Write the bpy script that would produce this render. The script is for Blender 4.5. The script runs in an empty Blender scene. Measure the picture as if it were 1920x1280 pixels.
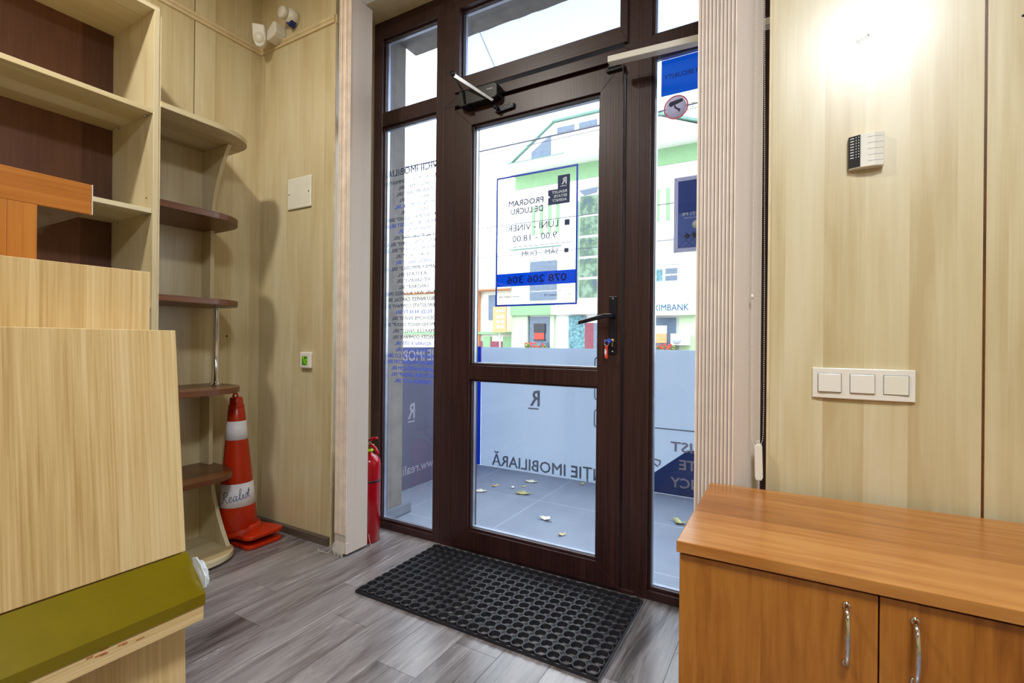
import bpy, bmesh, math, random
from mathutils import Vector, Matrix
random.seed(7)
SC = bpy.context.scene
COL = SC.collection
R = math.radians

# ------------------------------------------------------------------ camera
CAM_H = 1.0
YAW, PITCH, ROLL, FPX = R(29.7), R(0.07), R(0.57), 915.0
cd = bpy.data.cameras.new('camera'); cam = bpy.data.objects.new('camera', cd); COL.objects.link(cam)
fw = Vector((-math.sin(YAW)*math.cos(PITCH), math.cos(YAW)*math.cos(PITCH), math.sin(PITCH)))
rt = Vector((math.cos(YAW), math.sin(YAW), 0)); up = rt.cross(fw)
rr = math.cos(ROLL)*rt + math.sin(ROLL)*up; uu = -math.sin(ROLL)*rt + math.cos(ROLL)*up
m = Matrix((rr, uu, -fw)).transposed().to_4x4(); m.translation = Vector((0, 0, CAM_H))
cam.matrix_world = m
cd.sensor_fit = 'HORIZONTAL'; cd.sensor_width = 36.0; cd.lens = FPX/1920*36.0
cd.clip_start = 0.02; cd.clip_end = 200
SC.camera = cam

# ------------------------------------------------------------------ world, exposure
SC.view_settings.view_transform = 'Standard'; SC.view_settings.look = 'None'
SC.view_settings.gamma = 1.0; SC.view_settings.exposure = 0.0
SC.view_settings.use_curve_mapping = False
W = bpy.data.worlds.new('overcast_sky'); SC.world = W; W.use_nodes = True
bg = W.node_tree.nodes['Background']
bg.inputs[0].default_value = (0.84, 0.92, 1.0, 1); bg.inputs[1].default_value = 5.6

# ------------------------------------------------------------------ lamps of the room (in the ceiling) and an added fill
def area(name, loc, size, power, col, aim=None, shape='DISK', spread=180):
    l = bpy.data.lights.new(name, 'AREA'); l.shape = shape; l.size = size; l.energy = power; l.color = col
    l.spread = R(spread)
    o = bpy.data.objects.new(name, l); COL.objects.link(o); o.location = loc
    d = Vector(aim if aim else (0, 0, -1)).normalized()
    o.rotation_euler = d.to_track_quat('-Z', 'Y').to_euler()
    return o
area('ceiling_lamp', (0.36, 0.02, 2.68), 0.46, 54, (0.88, 0.94, 1.0))
area('ceiling_spot', (-1.65, 0.25, 2.90), 0.14, 34, (1.0, 0.95, 0.86))
area('fill_panel', (0.75, -1.9, 2.90), 0.9, 30, (0.97, 0.97, 0.98), shape='SQUARE')  # added fill behind the camera, not a lamp of the room
sl = bpy.data.lights.new('wall_spot', 'SPOT'); sl.energy = 8; sl.color = (0.74, 0.84, 1.0); sl.spot_size = R(62); sl.spot_blend = 0.75; sl.shadow_soft_size = 0.03
so = bpy.data.objects.new('wall_spot', sl); COL.objects.link(so); so.location = (0.16, 1.30, 2.90)
so.rotation_euler = Vector((0.0, 0.12, -1)).to_track_quat('-Z', 'Y').to_euler()

# ------------------------------------------------------------------ material helpers
def lin(c):
    c = c/255.0
    return c/12.92 if c <= 0.04045 else ((c+0.055)/1.055)**2.4
def rgb(r, g, b): return (lin(r), lin(g), lin(b), 1)
class NT:
    def __init__(s, name):
        s.m = bpy.data.materials.new(name); s.m.use_nodes = True
        s.t = s.m.node_tree; s.t.nodes.clear()
        s.out = s.n('ShaderNodeOutputMaterial')
    def n(s, k, **kw):
        nd = s.t.nodes.new(k)
        for a, v in kw.items(): setattr(nd, a, v)
        return nd
    def l(s, a, b): s.t.links.new(a, b)
    def math(s, op, a, b=None, c=None):
        nd = s.n('ShaderNodeMath', operation=op)
        for i, v in enumerate((a, b, c)):
            if v is None: continue
            if isinstance(v, (int, float)): nd.inputs[i].default_value = v
            else: s.l(v, nd.inputs[i])
        return nd.outputs[0]
    def ramp(s, fac, stops):
        r = s.n('ShaderNodeValToRGB'); e = r.color_ramp.elements
        while len(e) < len(stops): e.new(0.5)
        for el, (p, c) in zip(e, stops): el.position = p; el.color = c
        s.l(fac, r.inputs[0]); return r.outputs[0]
    def mix(s, fac, a, b, mode='MIX'):
        nd = s.n('ShaderNodeMix', data_type='RGBA', blend_type=mode)
        for sock, v in ((nd.inputs[0], fac), (nd.inputs[6], a), (nd.inputs[7], b)):
            if isinstance(v, (int, float)): sock.default_value = v
            elif isinstance(v, tuple): sock.default_value = v
            else: s.l(v, sock)
        return nd.outputs[2]
    def bsdf(s, col=None, rough=0.5, metal=0.0, spec=0.5, **kw):
        b = s.n('ShaderNodeBsdfPrincipled')
        for key, v in (('Base Color', col), ('Roughness', rough), ('Metallic', metal), ('Specular IOR Level', spec)):
            if v is None: continue
            if isinstance(v, (int, float, tuple)): b.inputs[key].default_value = v
            else: s.l(v, b.inputs[key])
        for k, v in kw.items(): b.inputs[k.replace('_', ' ')].default_value = v
        s.l(b.outputs[0], s.out.inputs[0]); return b
    def bump(s, b, h, st, dist=0.002):
        n = s.n('ShaderNodeBump'); n.inputs['Strength'].default_value = st; n.inputs['Distance'].default_value = dist
        s.l(h, n.inputs['Height']); s.l(n.outputs[0], b.inputs['Normal'])
    def noise(s, vec, scale, detail=4, rough=0.55, dist=0.0):
        n = s.n('ShaderNodeTexNoise'); n.inputs['Scale'].default_value = scale; n.inputs['Detail'].default_value = detail
        n.inputs['Roughness'].default_value = rough; n.inputs['Distortion'].default_value = dist
        s.l(vec, n.inputs['Vector']); return n.outputs[0]

def plain(name, col, rough=0.5, metal=0.0, spec=0.5, var=0.04, bump=0.0, bscale=200, **kw):
    """a solid colour with a little procedural unevenness"""
    t = NT(name); tc = t.n('ShaderNodeTexCoord').outputs['Object']
    n = t.noise(tc, 14, 3)
    c2 = tuple(min(1, x*(1+var*3)) for x in col[:3])+(1,); c1 = tuple(x*(1-var*3) for x in col[:3])+(1,)
    b = t.bsdf(t.ramp(n, [(0.3, c1), (0.7, c2)]), rough, metal, spec, **kw)
    if bump: t.bump(b, t.noise(tc, bscale, 2), bump, 0.001)
    return t.m

def wood(name, dark, mid, light, grain='Z', strip=0.085, stripamt=0.35, fine=60, rough=0.4, along=1.2, spec=0.5, bump=0.05, fineamt=0.5, blotch=0.5, coord='Object'):
    t = NT(name)
    tc = t.n('ShaderNodeTexCoord').outputs[coord]
    sp = t.n('ShaderNodeSeparateXYZ'); t.l(tc, sp.inputs[0])
    X, Y, Z = sp.outputs
    if grain == 'Z': al = Z; ac = t.math('ADD', X, Y); ot = t.math('SUBTRACT', X, Y)
    elif grain == 'ZY': al = Z; ac = Y; ot = X
    elif grain == 'X': al = X; ac = t.math('ADD', Y, Z); ot = Z
    else: al = Y; ac = t.math('ADD', X, Z); ot = Z
    strips = t.math('FLOOR', t.math('DIVIDE', ac, strip))
    wn = t.n('ShaderNodeTexWhiteNoise', noise_dimensions='1D'); t.l(strips, wn.inputs['W'])
    rnd = wn.outputs['Value']
    def vec(sa, sc, off=0.0):
        c = t.n('ShaderNodeCombineXYZ')
        t.l(t.math('MULTIPLY', ac, sc), c.inputs[0]); t.l(t.math('MULTIPLY_ADD', rnd, off, t.math('MULTIPLY', ot, sc*0.1)), c.inputs[1])
        t.l(t.math('MULTIPLY', al, sa), c.inputs[2]); return c.outputs[0]
    big = t.noise(vec(along*1.6, 9, 30), 1.0, 3, 0.5, 0.8)
    fin = t.noise(vec(along*3.0, fine*2.2, 10), 1.0, 4, 0.6, 0.3)
    cath = t.noise(vec(along*1.0, 16, 20), 1.0, 2, 0.5, 2.0)
    v = t.math('MULTIPLY', big, blotch)
    v = t.math('ADD', v, t.math('MULTIPLY', fin, fineamt))
    v = t.math('ADD', v, t.math('MULTIPLY', cath, 0.25))
    v = t.math('ADD', v, t.math('MULTIPLY', rnd, stripamt))
    tot = blotch+fineamt+0.25+stripamt
    v = t.math('DIVIDE', v, tot)
    col = t.ramp(v, [(0.36, dark), (0.5, mid), (0.62, light)])
    b = t.bsdf(col, rough, 0, spec)
    t.bump(b, fin, bump, 0.001)
    return t.m

# ------------------------------------------------------------------ materials
M = {}
def film(name, col, trans, thru):
    """vinyl film: diffuse + translucent, with a share of see-through"""
    t = NT(name)
    d = t.n('ShaderNodeBsdfDiffuse'); d.inputs[0].default_value = col
    l = t.n('ShaderNodeBsdfTranslucent'); l.inputs[0].default_value = col
    a = t.n('ShaderNodeMixShader'); a.inputs[0].default_value = trans
    t.l(d.outputs[0], a.inputs[1]); t.l(l.outputs[0], a.inputs[2])
    tr = t.n('ShaderNodeBsdfTransparent'); b = t.n('ShaderNodeMixShader'); b.inputs[0].default_value = thru
    t.l(a.outputs[0], b.inputs[1]); t.l(tr.outputs[0], b.inputs[2]); t.l(b.outputs[0], t.out.inputs[0])
    return t.m
M['maple'] = wood('steamed_maple_laminate', rgb(188, 169, 126), rgb(203, 188, 148), rgb(211, 199, 165), strip=0.095, stripamt=0.22, rough=0.30, spec=0.75, fine=45, fineamt=0.25, blotch=0.55, along=1.0, bump=0.02)
M['maple_r'] = M['maple']
M['maple_x'] = wood('maple_laminate_long', rgb(188, 169, 126), rgb(203, 188, 148), rgb(211, 199, 165), grain='Y', strip=0.095, stripamt=0.4, rough=0.35, fine=45, fineamt=0.25, bump=0.02)
M['edge'] = plain('maple_edging', rgb(212, 192, 152), 0.45)
M['oak'] = wood('light_oak_laminate', rgb(178, 145, 90), rgb(203, 173, 119), rgb(216, 190, 141), grain='ZY', strip=0.3, stripamt=0.15, rough=0.45, fine=95, fineamt=0.9, blotch=0.3, along=0.8, bump=0.03)
M['oak_y'] = wood('light_oak_edge', rgb(178, 145, 90), rgb(203, 173, 119), rgb(216, 190, 141), grain='Y', strip=0.3, stripamt=0.15, rough=0.45, fine=95, fineamt=0.9, blotch=0.3, along=0.8)
M['alder'] = wood('orange_alder_laminate', rgb(126, 70, 14), rgb(160, 97, 28), rgb(176, 114, 42), strip=0.12, stripamt=0.25, rough=0.35, fine=28, fineamt=0.7, along=1.6)
M['alder_x'] = wood('orange_alder_top', rgb(142, 84, 28), rgb(166, 104, 42), rgb(184, 126, 62), grain='X', strip=0.13, stripamt=0.25, rough=0.24, fine=28, fineamt=0.6, along=1.4, bump=0.01)
M['orange'] = wood('orange_beech', rgb(154, 86, 16), rgb(182, 108, 30), rgb(198, 126, 46), strip=0.2, stripamt=0.2, rough=0.4, fine=60, along=1.0)
M['orange_y'] = wood('orange_beech_long', rgb(154, 86, 16), rgb(182, 108, 30), rgb(198, 126, 46), grain='Y', strip=0.2, stripamt=0.2, rough=0.4, fine=60, along=1.0)
M['brown'] = wood('walnut_brown_laminate', rgb(82, 46, 20), rgb(100, 58, 28), rgb(114, 68, 36), grain='Y', strip=0.4, stripamt=0.1, rough=0.3, fine=60)
M['darkback'] = wood('dark_mahogany_board', rgb(78, 46, 28), rgb(96, 58, 38), rgb(108, 68, 46), strip=0.12, stripamt=0.3, rough=0.5, fine=60)
M['pvc'] = wood('mahogany_foil', rgb(34, 16, 16), rgb(50, 26, 25), rgb(66, 38, 36), strip=0.5, stripamt=0.05, rough=0.38, fine=110, fineamt=0.9, blotch=0.2, along=0.9, bump=0.25)
M['pvc_x'] = wood('mahogany_foil_long', rgb(34, 16, 16), rgb(50, 26, 25), rgb(66, 38, 36), grain='X', strip=0.5, stripamt=0.05, rough=0.38, fine=110, fineamt=0.9, blotch=0.2, along=0.9, bump=0.25)
M['gasket'] = plain('black_gasket', rgb(14, 12, 16), 0.5)
M['spacer'] = plain('aluminium_spacer', rgb(170, 178, 195), 0.3, 0.6)
M['white'] = plain('white_plastic', rgb(226, 222, 210), 0.25, var=0.01)
M['offwhite'] = plain('offwhite_plastic', rgb(224, 222, 205), 0.35, var=0.01)
M['black'] = plain('black_plastic', rgb(22, 22, 26), 0.35, var=0.02)
M['blackmetal'] = plain('black_metal', rgb(26, 28, 38), 0.3, 0.3, var=0.02)
M['steel'] = plain('brushed_steel', rgb(190, 195, 205), 0.22, 0.95)
M['chrome'] = plain('chrome', rgb(225, 225, 228), 0.08, 1.0, var=0.0)
M['brass'] = plain('brass', rgb(180, 150, 100), 0.3, 0.9)
M['rubber'] = plain('black_rubber', rgb(34, 34, 40), 0.42, var=0.05, bump=0.2)
M['red'] = plain('glossy_red_paint', rgb(176, 12, 26), 0.18, var=0.01)
M['lime'] = plain('lime_ring', rgb(190, 230, 20), 0.4)
M['orangecone'] = plain('orange_red_pvc', rgb(184, 40, 0), 0.32, var=0.02)
M['reflective'] = plain('reflective_tape', rgb(236, 236, 244), 0.4, 0.0, var=0.02, bump=0.4, bscale=500)
M['gold'] = plain('olive_gold_acrylic', rgb(118, 102, 0), 0.22, 0.15, var=0.03)
M['goldd'] = M['gold']
M['tape'] = plain('crumpled_pale_tape', rgb(196, 204, 214), 0.35, var=0.08)
M['paper'] = plain('white_paper', rgb(235, 238, 240), 0.6)
M['blue'] = plain('royal_blue_vinyl', rgb(10, 66, 196), 0.35, var=0.01)
M['navy'] = plain('navy_vinyl', rgb(22, 46, 120), 0.35, var=0.02)
M['ink'] = film('dark_slate_vinyl', rgb(104, 110, 134), 0.6, 0.0)
M['inklit'] = plain('front_lit_vinyl', rgb(50, 92, 235), 0.4, var=0.01)  # same vinyl as the dark lines, its front-lit blue put into the colour
M['pen'] = plain('blue_marker', rgb(40, 50, 120), 0.6)
M['screw'] = plain('screw', rgb(180, 180, 180), 0.3, 0.9)
M['stucco'] = plain('grey_stucco', rgb(118, 112, 108), 0.85, var=0.05, bump=0.5, bscale=120)
M['plinth'] = plain('grey_plinth_tile', rgb(112, 116, 130), 0.5)
M['skirt'] = wood('dark_grey_skirting', rgb(66, 56, 48), rgb(88, 76, 66), rgb(104, 92, 80), grain='X', strip=0.5, stripamt=0.1)
M['ceil'] = plain('ceiling_white', rgb(232, 226, 212), 0.8)
M['bgwall'] = plain('pale_plaster', rgb(236, 234, 226), 0.85, var=0.01)
M['bgcream'] = plain('cream_plaster', rgb(232, 226, 206), 0.85, var=0.02)
M['bggreen'] = plain('pale_green_plaster', rgb(128, 162, 120), 0.85, var=0.02)
M['bggreen2'] = plain('very_pale_green_plaster', rgb(178, 198, 160), 0.85, var=0.02)
M['bgdkgreen'] = plain('green_roof_edge', rgb(92, 128, 116), 0.6)
M['bggrey'] = plain('grey_soffit', rgb(176, 178, 184), 0.8)
M['bgglass'] = plain('window_glass_far', rgb(84, 98, 116), 0.08, 0.0, var=0.05)
M['bgteal'] = plain('teal_curtain', rgb(86, 128, 134), 0.6, var=0.2)
M['bgmaroon'] = plain('maroon_board', rgb(128, 62, 74), 0.7)
M['bgorange'] = plain('orange_board', rgb(238, 150, 100), 0.6)
M['bgred'] = plain('red_board', rgb(214, 60, 44), 0.6)
M['bgroof'] = plain('pale_roof_sheet', rgb(196, 190, 184), 0.7)
M['rust'] = plain('rusty_pipe', rgb(176, 112, 70), 0.7)
M['teal'] = plain('teal_lettering', rgb(16, 80, 110), 0.5)
M['asphalt'] = plain('asphalt', rgb(120, 120, 124), 0.9, var=0.05)
M['bark'] = plain('bark', rgb(110, 100, 90), 0.9)
M['leafg'] = plain('tree_leaf', rgb(120, 130, 70), 0.8, var=0.1)
M['flower'] = plain('red_flower', rgb(220, 60, 50), 0.7)
M['cable'] = plain('black_cable', rgb(60, 62, 78), 0.7)
M['leafw'] = plain('dry_pale_leaf', rgb(232, 228, 204), 0.7, var=0.08)
M['leafy'] = plain('dry_yellow_leaf', rgb(214, 190, 130), 0.7, var=0.1)
M['leafgr'] = plain('fallen_green_leaf', rgb(186, 182, 118), 0.7, var=0.15)

# far stair glazing: the green reflection of trees painted into the pane colour
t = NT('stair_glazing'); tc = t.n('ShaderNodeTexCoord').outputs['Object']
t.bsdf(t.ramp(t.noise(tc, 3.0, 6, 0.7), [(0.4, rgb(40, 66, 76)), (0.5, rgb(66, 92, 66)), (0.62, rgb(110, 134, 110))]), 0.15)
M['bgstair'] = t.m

# clear glass: transparent plus a fresnel reflection
def glassmat(name, tint, refl=1.0):
    t = NT(name)
    tr = t.n('ShaderNodeBsdfTransparent'); tr.inputs[0].default_value = tint
    gl = t.n('ShaderNodeBsdfGlossy'); gl.inputs['Roughness'].default_value = 0.0
    fr = t.n('ShaderNodeFresnel'); geo = t.n('ShaderNodeNewGeometry'); t.l(t.math('MULTIPLY_ADD', geo.outputs['Backfacing'], 1/1.45-1.45, 1.45), fr.inputs['IOR'])
    mx = t.n('ShaderNodeMixShader'); t.l(t.math('MULTIPLY', fr.outputs[0], refl), mx.inputs[0])
    t.l(tr.outputs[0], mx.inputs[1]); t.l(gl.outputs[0], mx.inputs[2]); t.l(mx.outputs[0], t.out.inputs[0])
    return t.m
M['glass'] = glassmat('clear_glass', (0.97, 0.985, 0.99, 1))
M['frost'] = film('frosted_film', rgb(208, 218, 230), 0.5, 0.04)
M['frostdk'] = film('grey_film_lettering', rgb(150, 160, 174), 0.4, 0.0)
M['unlitslate'] = film('unlit_slate_film', rgb(112, 112, 132), 0.35, 0.0)
M['slatelight'] = film('light_film_lettering', rgb(176, 170, 184), 0.3, 0.0)
M['navyfilm'] = film('navy_film', rgb(52, 80, 142), 0.35, 0.0)
M['bluefilm'] = film('blue_film', rgb(20, 96, 206), 0.5, 0.0)
M['canopy'] = film('opal_canopy_sheet', rgb(214, 222, 240), 0.75, 0.0)
M['posterfilm'] = film('grey_poster_border', rgb(196, 194, 210), 0.6, 0.0)
M['posterblue'] = film('poster_blue', rgb(120, 134, 172), 0.7, 0.0)
M['posternavy'] = film('poster_navy', rgb(96, 112, 156), 0.7, 0.0)
M['bluesign'] = film('translucent_blue_sign', rgb(20, 136, 210), 0.75, 0.0)
M['bandfilm'] = film('translucent_blue_band', rgb(20, 118, 208), 0.8, 0.0)
M['bandtext'] = film('band_numerals', rgb(30, 44, 110), 0.3, 0.0)
M['camgrey'] = film('camera_sticker_white', rgb(214, 206, 218), 0.6, 0.0)
M['campink'] = film('camera_sticker_ring', rgb(214, 150, 158), 0.6, 0.0)

# blind fabric: fine woven vertical threads, lets some light through
t = NT('blind_fabric'); tc = t.n('ShaderNodeTexCoord').outputs['Object']
sp = t.n('ShaderNodeSeparateXYZ'); t.l(tc, sp.inputs[0])
c = t.n('ShaderNodeCombineXYZ'); t.l(t.math('MULTIPLY', t.math('ADD', sp.outputs[0], sp.outputs[1]), 260), c.inputs[0]); t.l(sp.outputs[2], c.inputs[2])
thr = t.noise(c.outputs[0], 1.0, 3)
colf = t.ramp(thr, [(0.3, rgb(238, 224, 212)), (0.7, rgb(244, 236, 228))])
d = t.n('ShaderNodeBsdfDiffuse'); t.l(colf, d.inputs[0]); l = t.n('ShaderNodeBsdfTranslucent'); l.inputs[0].default_value = rgb(238, 214, 190)
mx = t.n('ShaderNodeMixShader'); mx.inputs[0].default_value = 0.25
t.l(d.outputs[0], mx.inputs[1]); t.l(l.outputs[0], mx.inputs[2]); t.l(mx.outputs[0], t.out.inputs[0])
M['fabric'] = t.m
M['fabricedge'] = plain('blind_fabric_edge', rgb(240, 222, 204), 0.8)

# laminate floor: grey-brown wood, each plank with its own tone
t = NT('grey_oak_laminate_floor'); tc = t.n('ShaderNodeTexCoord').outputs['Object']
at = t.n('ShaderNodeAttribute', attribute_name='tone'); tone = at.outputs['Fac']
sp = t.n('ShaderNodeSeparateXYZ'); t.l(tc, sp.inputs[0])
def fvec(sx, sy, off):
    c = t.n('ShaderNodeCombineXYZ'); t.l(t.math('MULTIPLY', sp.outputs[0], sx), c.inputs[0])
    t.l(t.math('MULTIPLY_ADD', sp.outputs[1], sy, t.math('MULTIPLY', tone, off)), c.inputs[1]); t.l(t.math('MULTIPLY', tone, 37), c.inputs[2]); return c.outputs[0]
g1 = t.noise(fvec(14, 1.6, 40), 1.0, 5, 0.65, 1.4)
g2 = t.noise(fvec(150, 5, 90), 1.0, 4, 0.6, 0.4)
g3 = t.noise(fvec(5, 1.4, 17), 1.0, 2, 0.5, 0.6)
v = t.math('ADD', t.math('ADD', t.math('MULTIPLY', g1, 0.42), t.math('MULTIPLY', g2, 0.22)), t.math('ADD', t.math('MULTIPLY', g3, 0.28), t.math('MULTIPLY', tone, 0.08)))
col = t.ramp(v, [(0.36, rgb(64, 58, 57)), (0.45, rgb(108, 101, 101)), (0.52, rgb(132, 126, 127)), (0.62, rgb(158, 153, 153))])
b = t.bsdf(col, t.math('MULTIPLY_ADD', g1, 0.18, 0.17), 0, 0.6)
t.bump(b, g2, 0.10, 0.001)
M['floor'] = t.m

# terrace tiles
t = NT('grey_terrace_tile'); tc = t.n('ShaderNodeTexCoord').outputs['Object']
br = t.n('ShaderNodeTexBrick', offset=0.0); br.inputs['Scale'].default_value = 1.0
br.inputs['Brick Width'].default_value = 0.6; br.inputs['Row Height'].default_value = 0.6; br.inputs['Mortar Size'].default_value = 0.004
br.inputs['Color1'].default_value = rgb(126, 134, 148); br.inputs['Color2'].default_value = rgb(122, 130, 146); br.inputs['Mortar'].default_value = rgb(156, 164, 178)
mp = t.n('ShaderNodeMapping'); mp.inputs['Location'].default_value = (0.18, 0.22, 0); t.l(tc, mp.inputs[0]); t.l(mp.outputs[0], br.inputs[0])
t.bsdf(t.mix(0.25, br.outputs[0], t.ramp(t.noise(tc, 5, 5), [(0.3, rgb(104, 114, 132)), (0.7, rgb(140, 148, 160))])), 0.6)
M['tile'] = t.m

# ------------------------------------------------------------------ mesh builder (world coordinates)
class MB:
    def __init__(s): s.bm = bmesh.new(); s.mi = 0
    def _merge(s, b, smooth=False):
        me = bpy.data.meshes.new('tmp')
        for f in b.faces: f.material_index = s.mi; f.smooth = smooth
        b.to_mesh(me); b.free(); s.bm.from_mesh(me); bpy.data.meshes.remove(me)
    def box(s, x0, x1, y0, y1, z0, z1, bev=0.0, seg=2, mat=None):
        b = bmesh.new(); bmesh.ops.create_cube(b, size=1)
        for v in b.verts:
            v.co = Vector(((x0+x1)/2+v.co.x*(x1-x0), (y0+y1)/2+v.co.y*(y1-y0), (z0+z1)/2+v.co.z*(z1-z0)))
        if bev: bmesh.ops.bevel(b, geom=b.edges[:], offset=bev, segments=seg, affect='EDGES', profile=0.5)
        if mat: b.transform(mat)
        s._merge(b); return s
    def prism(s, poly, axis, a, c, bev=0.0, mat=None, smooth=False):
        """poly: 2D points; axis x: (y,z), y: (x,z), z: (x,y); extruded from a to c"""
        b = bmesh.new()
        def P(p, q):
            return {'x': (q, p[0], p[1]), 'y': (p[0], q, p[1]), 'z': (p[0], p[1], q)}[axis]
        va = [b.verts.new(P(p, a)) for p in poly]; vc = [b.verts.new(P(p, c)) for p in poly]
        b.faces.new(va); b.faces.new(vc[::-1]); n = len(poly)
        for i in range(n): b.faces.new((va[i], vc[i], vc[(i+1) % n], va[(i+1) % n]))
        bmesh.ops.recalc_face_normals(b, faces=b.faces[:])
        if bev: bmesh.ops.bevel(b, geom=b.edges[:], offset=bev, segments=2, affect='EDGES', profile=0.5)
        if mat: b.transform(mat)
        s._merge(b, smooth); return s
    def tube(s, pts, r, seg=10, closed=False, caps=True, mat=None):
        b = bmesh.new(); pts = [Vector(p) for p in pts]; n = len(pts); rings = []
        rs = r if isinstance(r, (list, tuple)) else [r]*n
        prev = None
        for i, p in enumerate(pts):
            if closed: d = pts[(i+1) % n]-pts[i-1]
            else: d = pts[min(i+1, n-1)]-pts[max(i-1, 0)]
            d.normalize()
            if prev is None:
                a = d.cross(Vector((0, 0, 1)))
                if a.length < 1e-3: a = d.cross(Vector((1, 0, 0)))
            else: a = prev-d*prev.dot(d)
            a.normalize(); prev = a; c = d.cross(a)
            rings.append([b.verts.new(p+(a*math.cos(2*math.pi*k/seg)+c*math.sin(2*math.pi*k/seg))*rs[i]) for k in range(seg)])
        for i in range(n if closed else n-1):
            A, B = rings[i], rings[(i+1) % n]
            for k in range(seg): b.faces.new((A[k], A[(k+1) % seg], B[(k+1) % seg], B[k]))
        if caps and not closed: b.faces.new(rings[0]); b.faces.new(rings[-1][::-1])
        bmesh.ops.recalc_face_normals(b, faces=b.faces[:])
        if mat: b.transform(mat)
        s._merge(b, True); return s
    def lathe(s, prof, c, seg=32, axis='z', mat=None, closed=False):
        """prof: (r, h) list, around axis through c"""
        b = bmesh.new(); rings = []
        for r_, h in prof:
            ring = []
            for k in range(seg):
                a = 2*math.pi*k/seg
                u, v = r_*math.cos(a), r_*math.sin(a)
                p = {'z': (u, v, h), 'y': (u, h, v), 'x': (h, u, v)}[axis]
                ring.append(b.verts.new(Vector(p)+Vector(c)))
            rings.append(ring)
        for A, B in zip(rings, rings[1:]):
            for k in range(seg): b.faces.new((A[k], A[(k+1) % seg], B[(k+1) % seg], B[k]))
        if closed:
            for k in range(seg): b.faces.new((rings[-1][k], rings[-1][(k+1) % seg], rings[0][(k+1) % seg], rings[0][k]))
        else:
            b.faces.new(rings[0][::-1]); b.faces.new(rings[-1])
        bmesh.ops.recalc_face_normals(b, faces=b.faces[:])
        if mat: b.transform(mat)
        s._merge(b, True); return s
    def ball(s, c, r, seg=16, sc=(1, 1, 1)):
        b = bmesh.new(); bmesh.ops.create_uvsphere(b, u_segments=seg, v_segments=max(4, seg//2), radius=r)
        for v in b.verts: v.co = Vector((v.co.x*sc[0], v.co.y*sc[1], v.co.z*sc[2]))+Vector(c)
        s._merge(b, True); return s
    def text(s, string, pos, h, width=None, align='L', mirror=False, plane='xz', depth=0.0012, bold=0.0):
        """lettering with capital height h; pos = where reading starts, on the baseline"""
        cu = bpy.data.curves.new('t', 'FONT'); cu.body = string; cu.size = 1.0; cu.extrude = 0.02; cu.bevel_depth = max(bold, 0.0); cu.bevel_resolution = 0; cu.resolution_u = 2
        o = bpy.data.objects.new('t', cu); COL.objects.link(o)
        bpy.context.view_layer.update()
        dg = bpy.context.evaluated_depsgraph_get(); me = o.evaluated_get(dg).to_mesh()
        b = bmesh.new(); b.from_mesh(me); o.evaluated_get(dg).to_mesh_clear()
        bpy.data.objects.remove(o); bpy.data.curves.remove(cu)
        if not b.verts: b.free(); return s
        x0 = min(v.co.x for v in b.verts); x1 = max(v.co.x for v in b.verts)
        k = h/0.69; kx = k if width is None else width/(x1-x0)
        wtot = (x1-x0)*kx
        off = {'L': 0, 'C': -wtot/2, 'R': -wtot}[align]
        sg = -1 if mirror else 1
        for v in b.verts:
            u = ((v.co.x-x0)*kx+off)*sg; w = v.co.y*k; dpt = (v.co.z/(0.02+max(bold, 0)))*depth/2
            if plane == 'xz': v.co = Vector((pos[0]+u, pos[1]+dpt, pos[2]+w))
            else: v.co = Vector((pos[0]+dpt, pos[1]+u, pos[2]+w))
        bmesh.ops.recalc_face_normals(b, faces=b.faces[:])
        s._merge(b); return s
    def build(s, name, mats, parent=None, origin=None, kind=None):
        me = bpy.data.meshes.new(name)
        if origin == 'base':
            xs = [v.co for v in s.bm.verts]
            origin = Vector(((min(p.x for p in xs)+max(p.x for p in xs))/2, (min(p.y for p in xs)+max(p.y for p in xs))/2, min(p.z for p in xs)))
        pw = Vector((0, 0, 0)); q = parent
        while q is not None: pw += q.location; q = q.parent
        org = Vector(origin) if origin is not None else pw
        bmesh.ops.translate(s.bm, verts=s.bm.verts[:], vec=-org)
        s.bm.to_mesh(me); s.bm.free()
        for m_ in (mats if isinstance(mats, (list, tuple)) else [mats]): me.materials.append(M[m_])
        o = bpy.data.objects.new(name, me); COL.objects.link(o)
        if parent is not None: o.parent = parent; o.location = org-pw
        else: o.location = org
        if kind: o['kind'] = kind
        return o
def empty(name, loc, label=None, cat=None, group=None, kind=None):
    o = bpy.data.objects.new(name, None); COL.objects.link(o); o.location = loc; o.empty_display_size = 0.05
    return tag(o, label, cat, group, kind)
def tag(o, label=None, cat=None, group=None, kind=None):
    if label: o['label'] = label
    if cat: o['category'] = cat
    if group: o['group'] = group
    if kind: o['kind'] = kind
    return o
def copy_tree(o, parent=None):
    c = o.copy(); COL.objects.link(c); c.parent = parent
    for ch in list(o.children): copy_tree(ch, c)
    return c
ST = 'structure'

# ================================================================== THE ROOM
XL, YF = -2.523, 1.63            # left wall, front wall
ZC = 2.95
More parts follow.
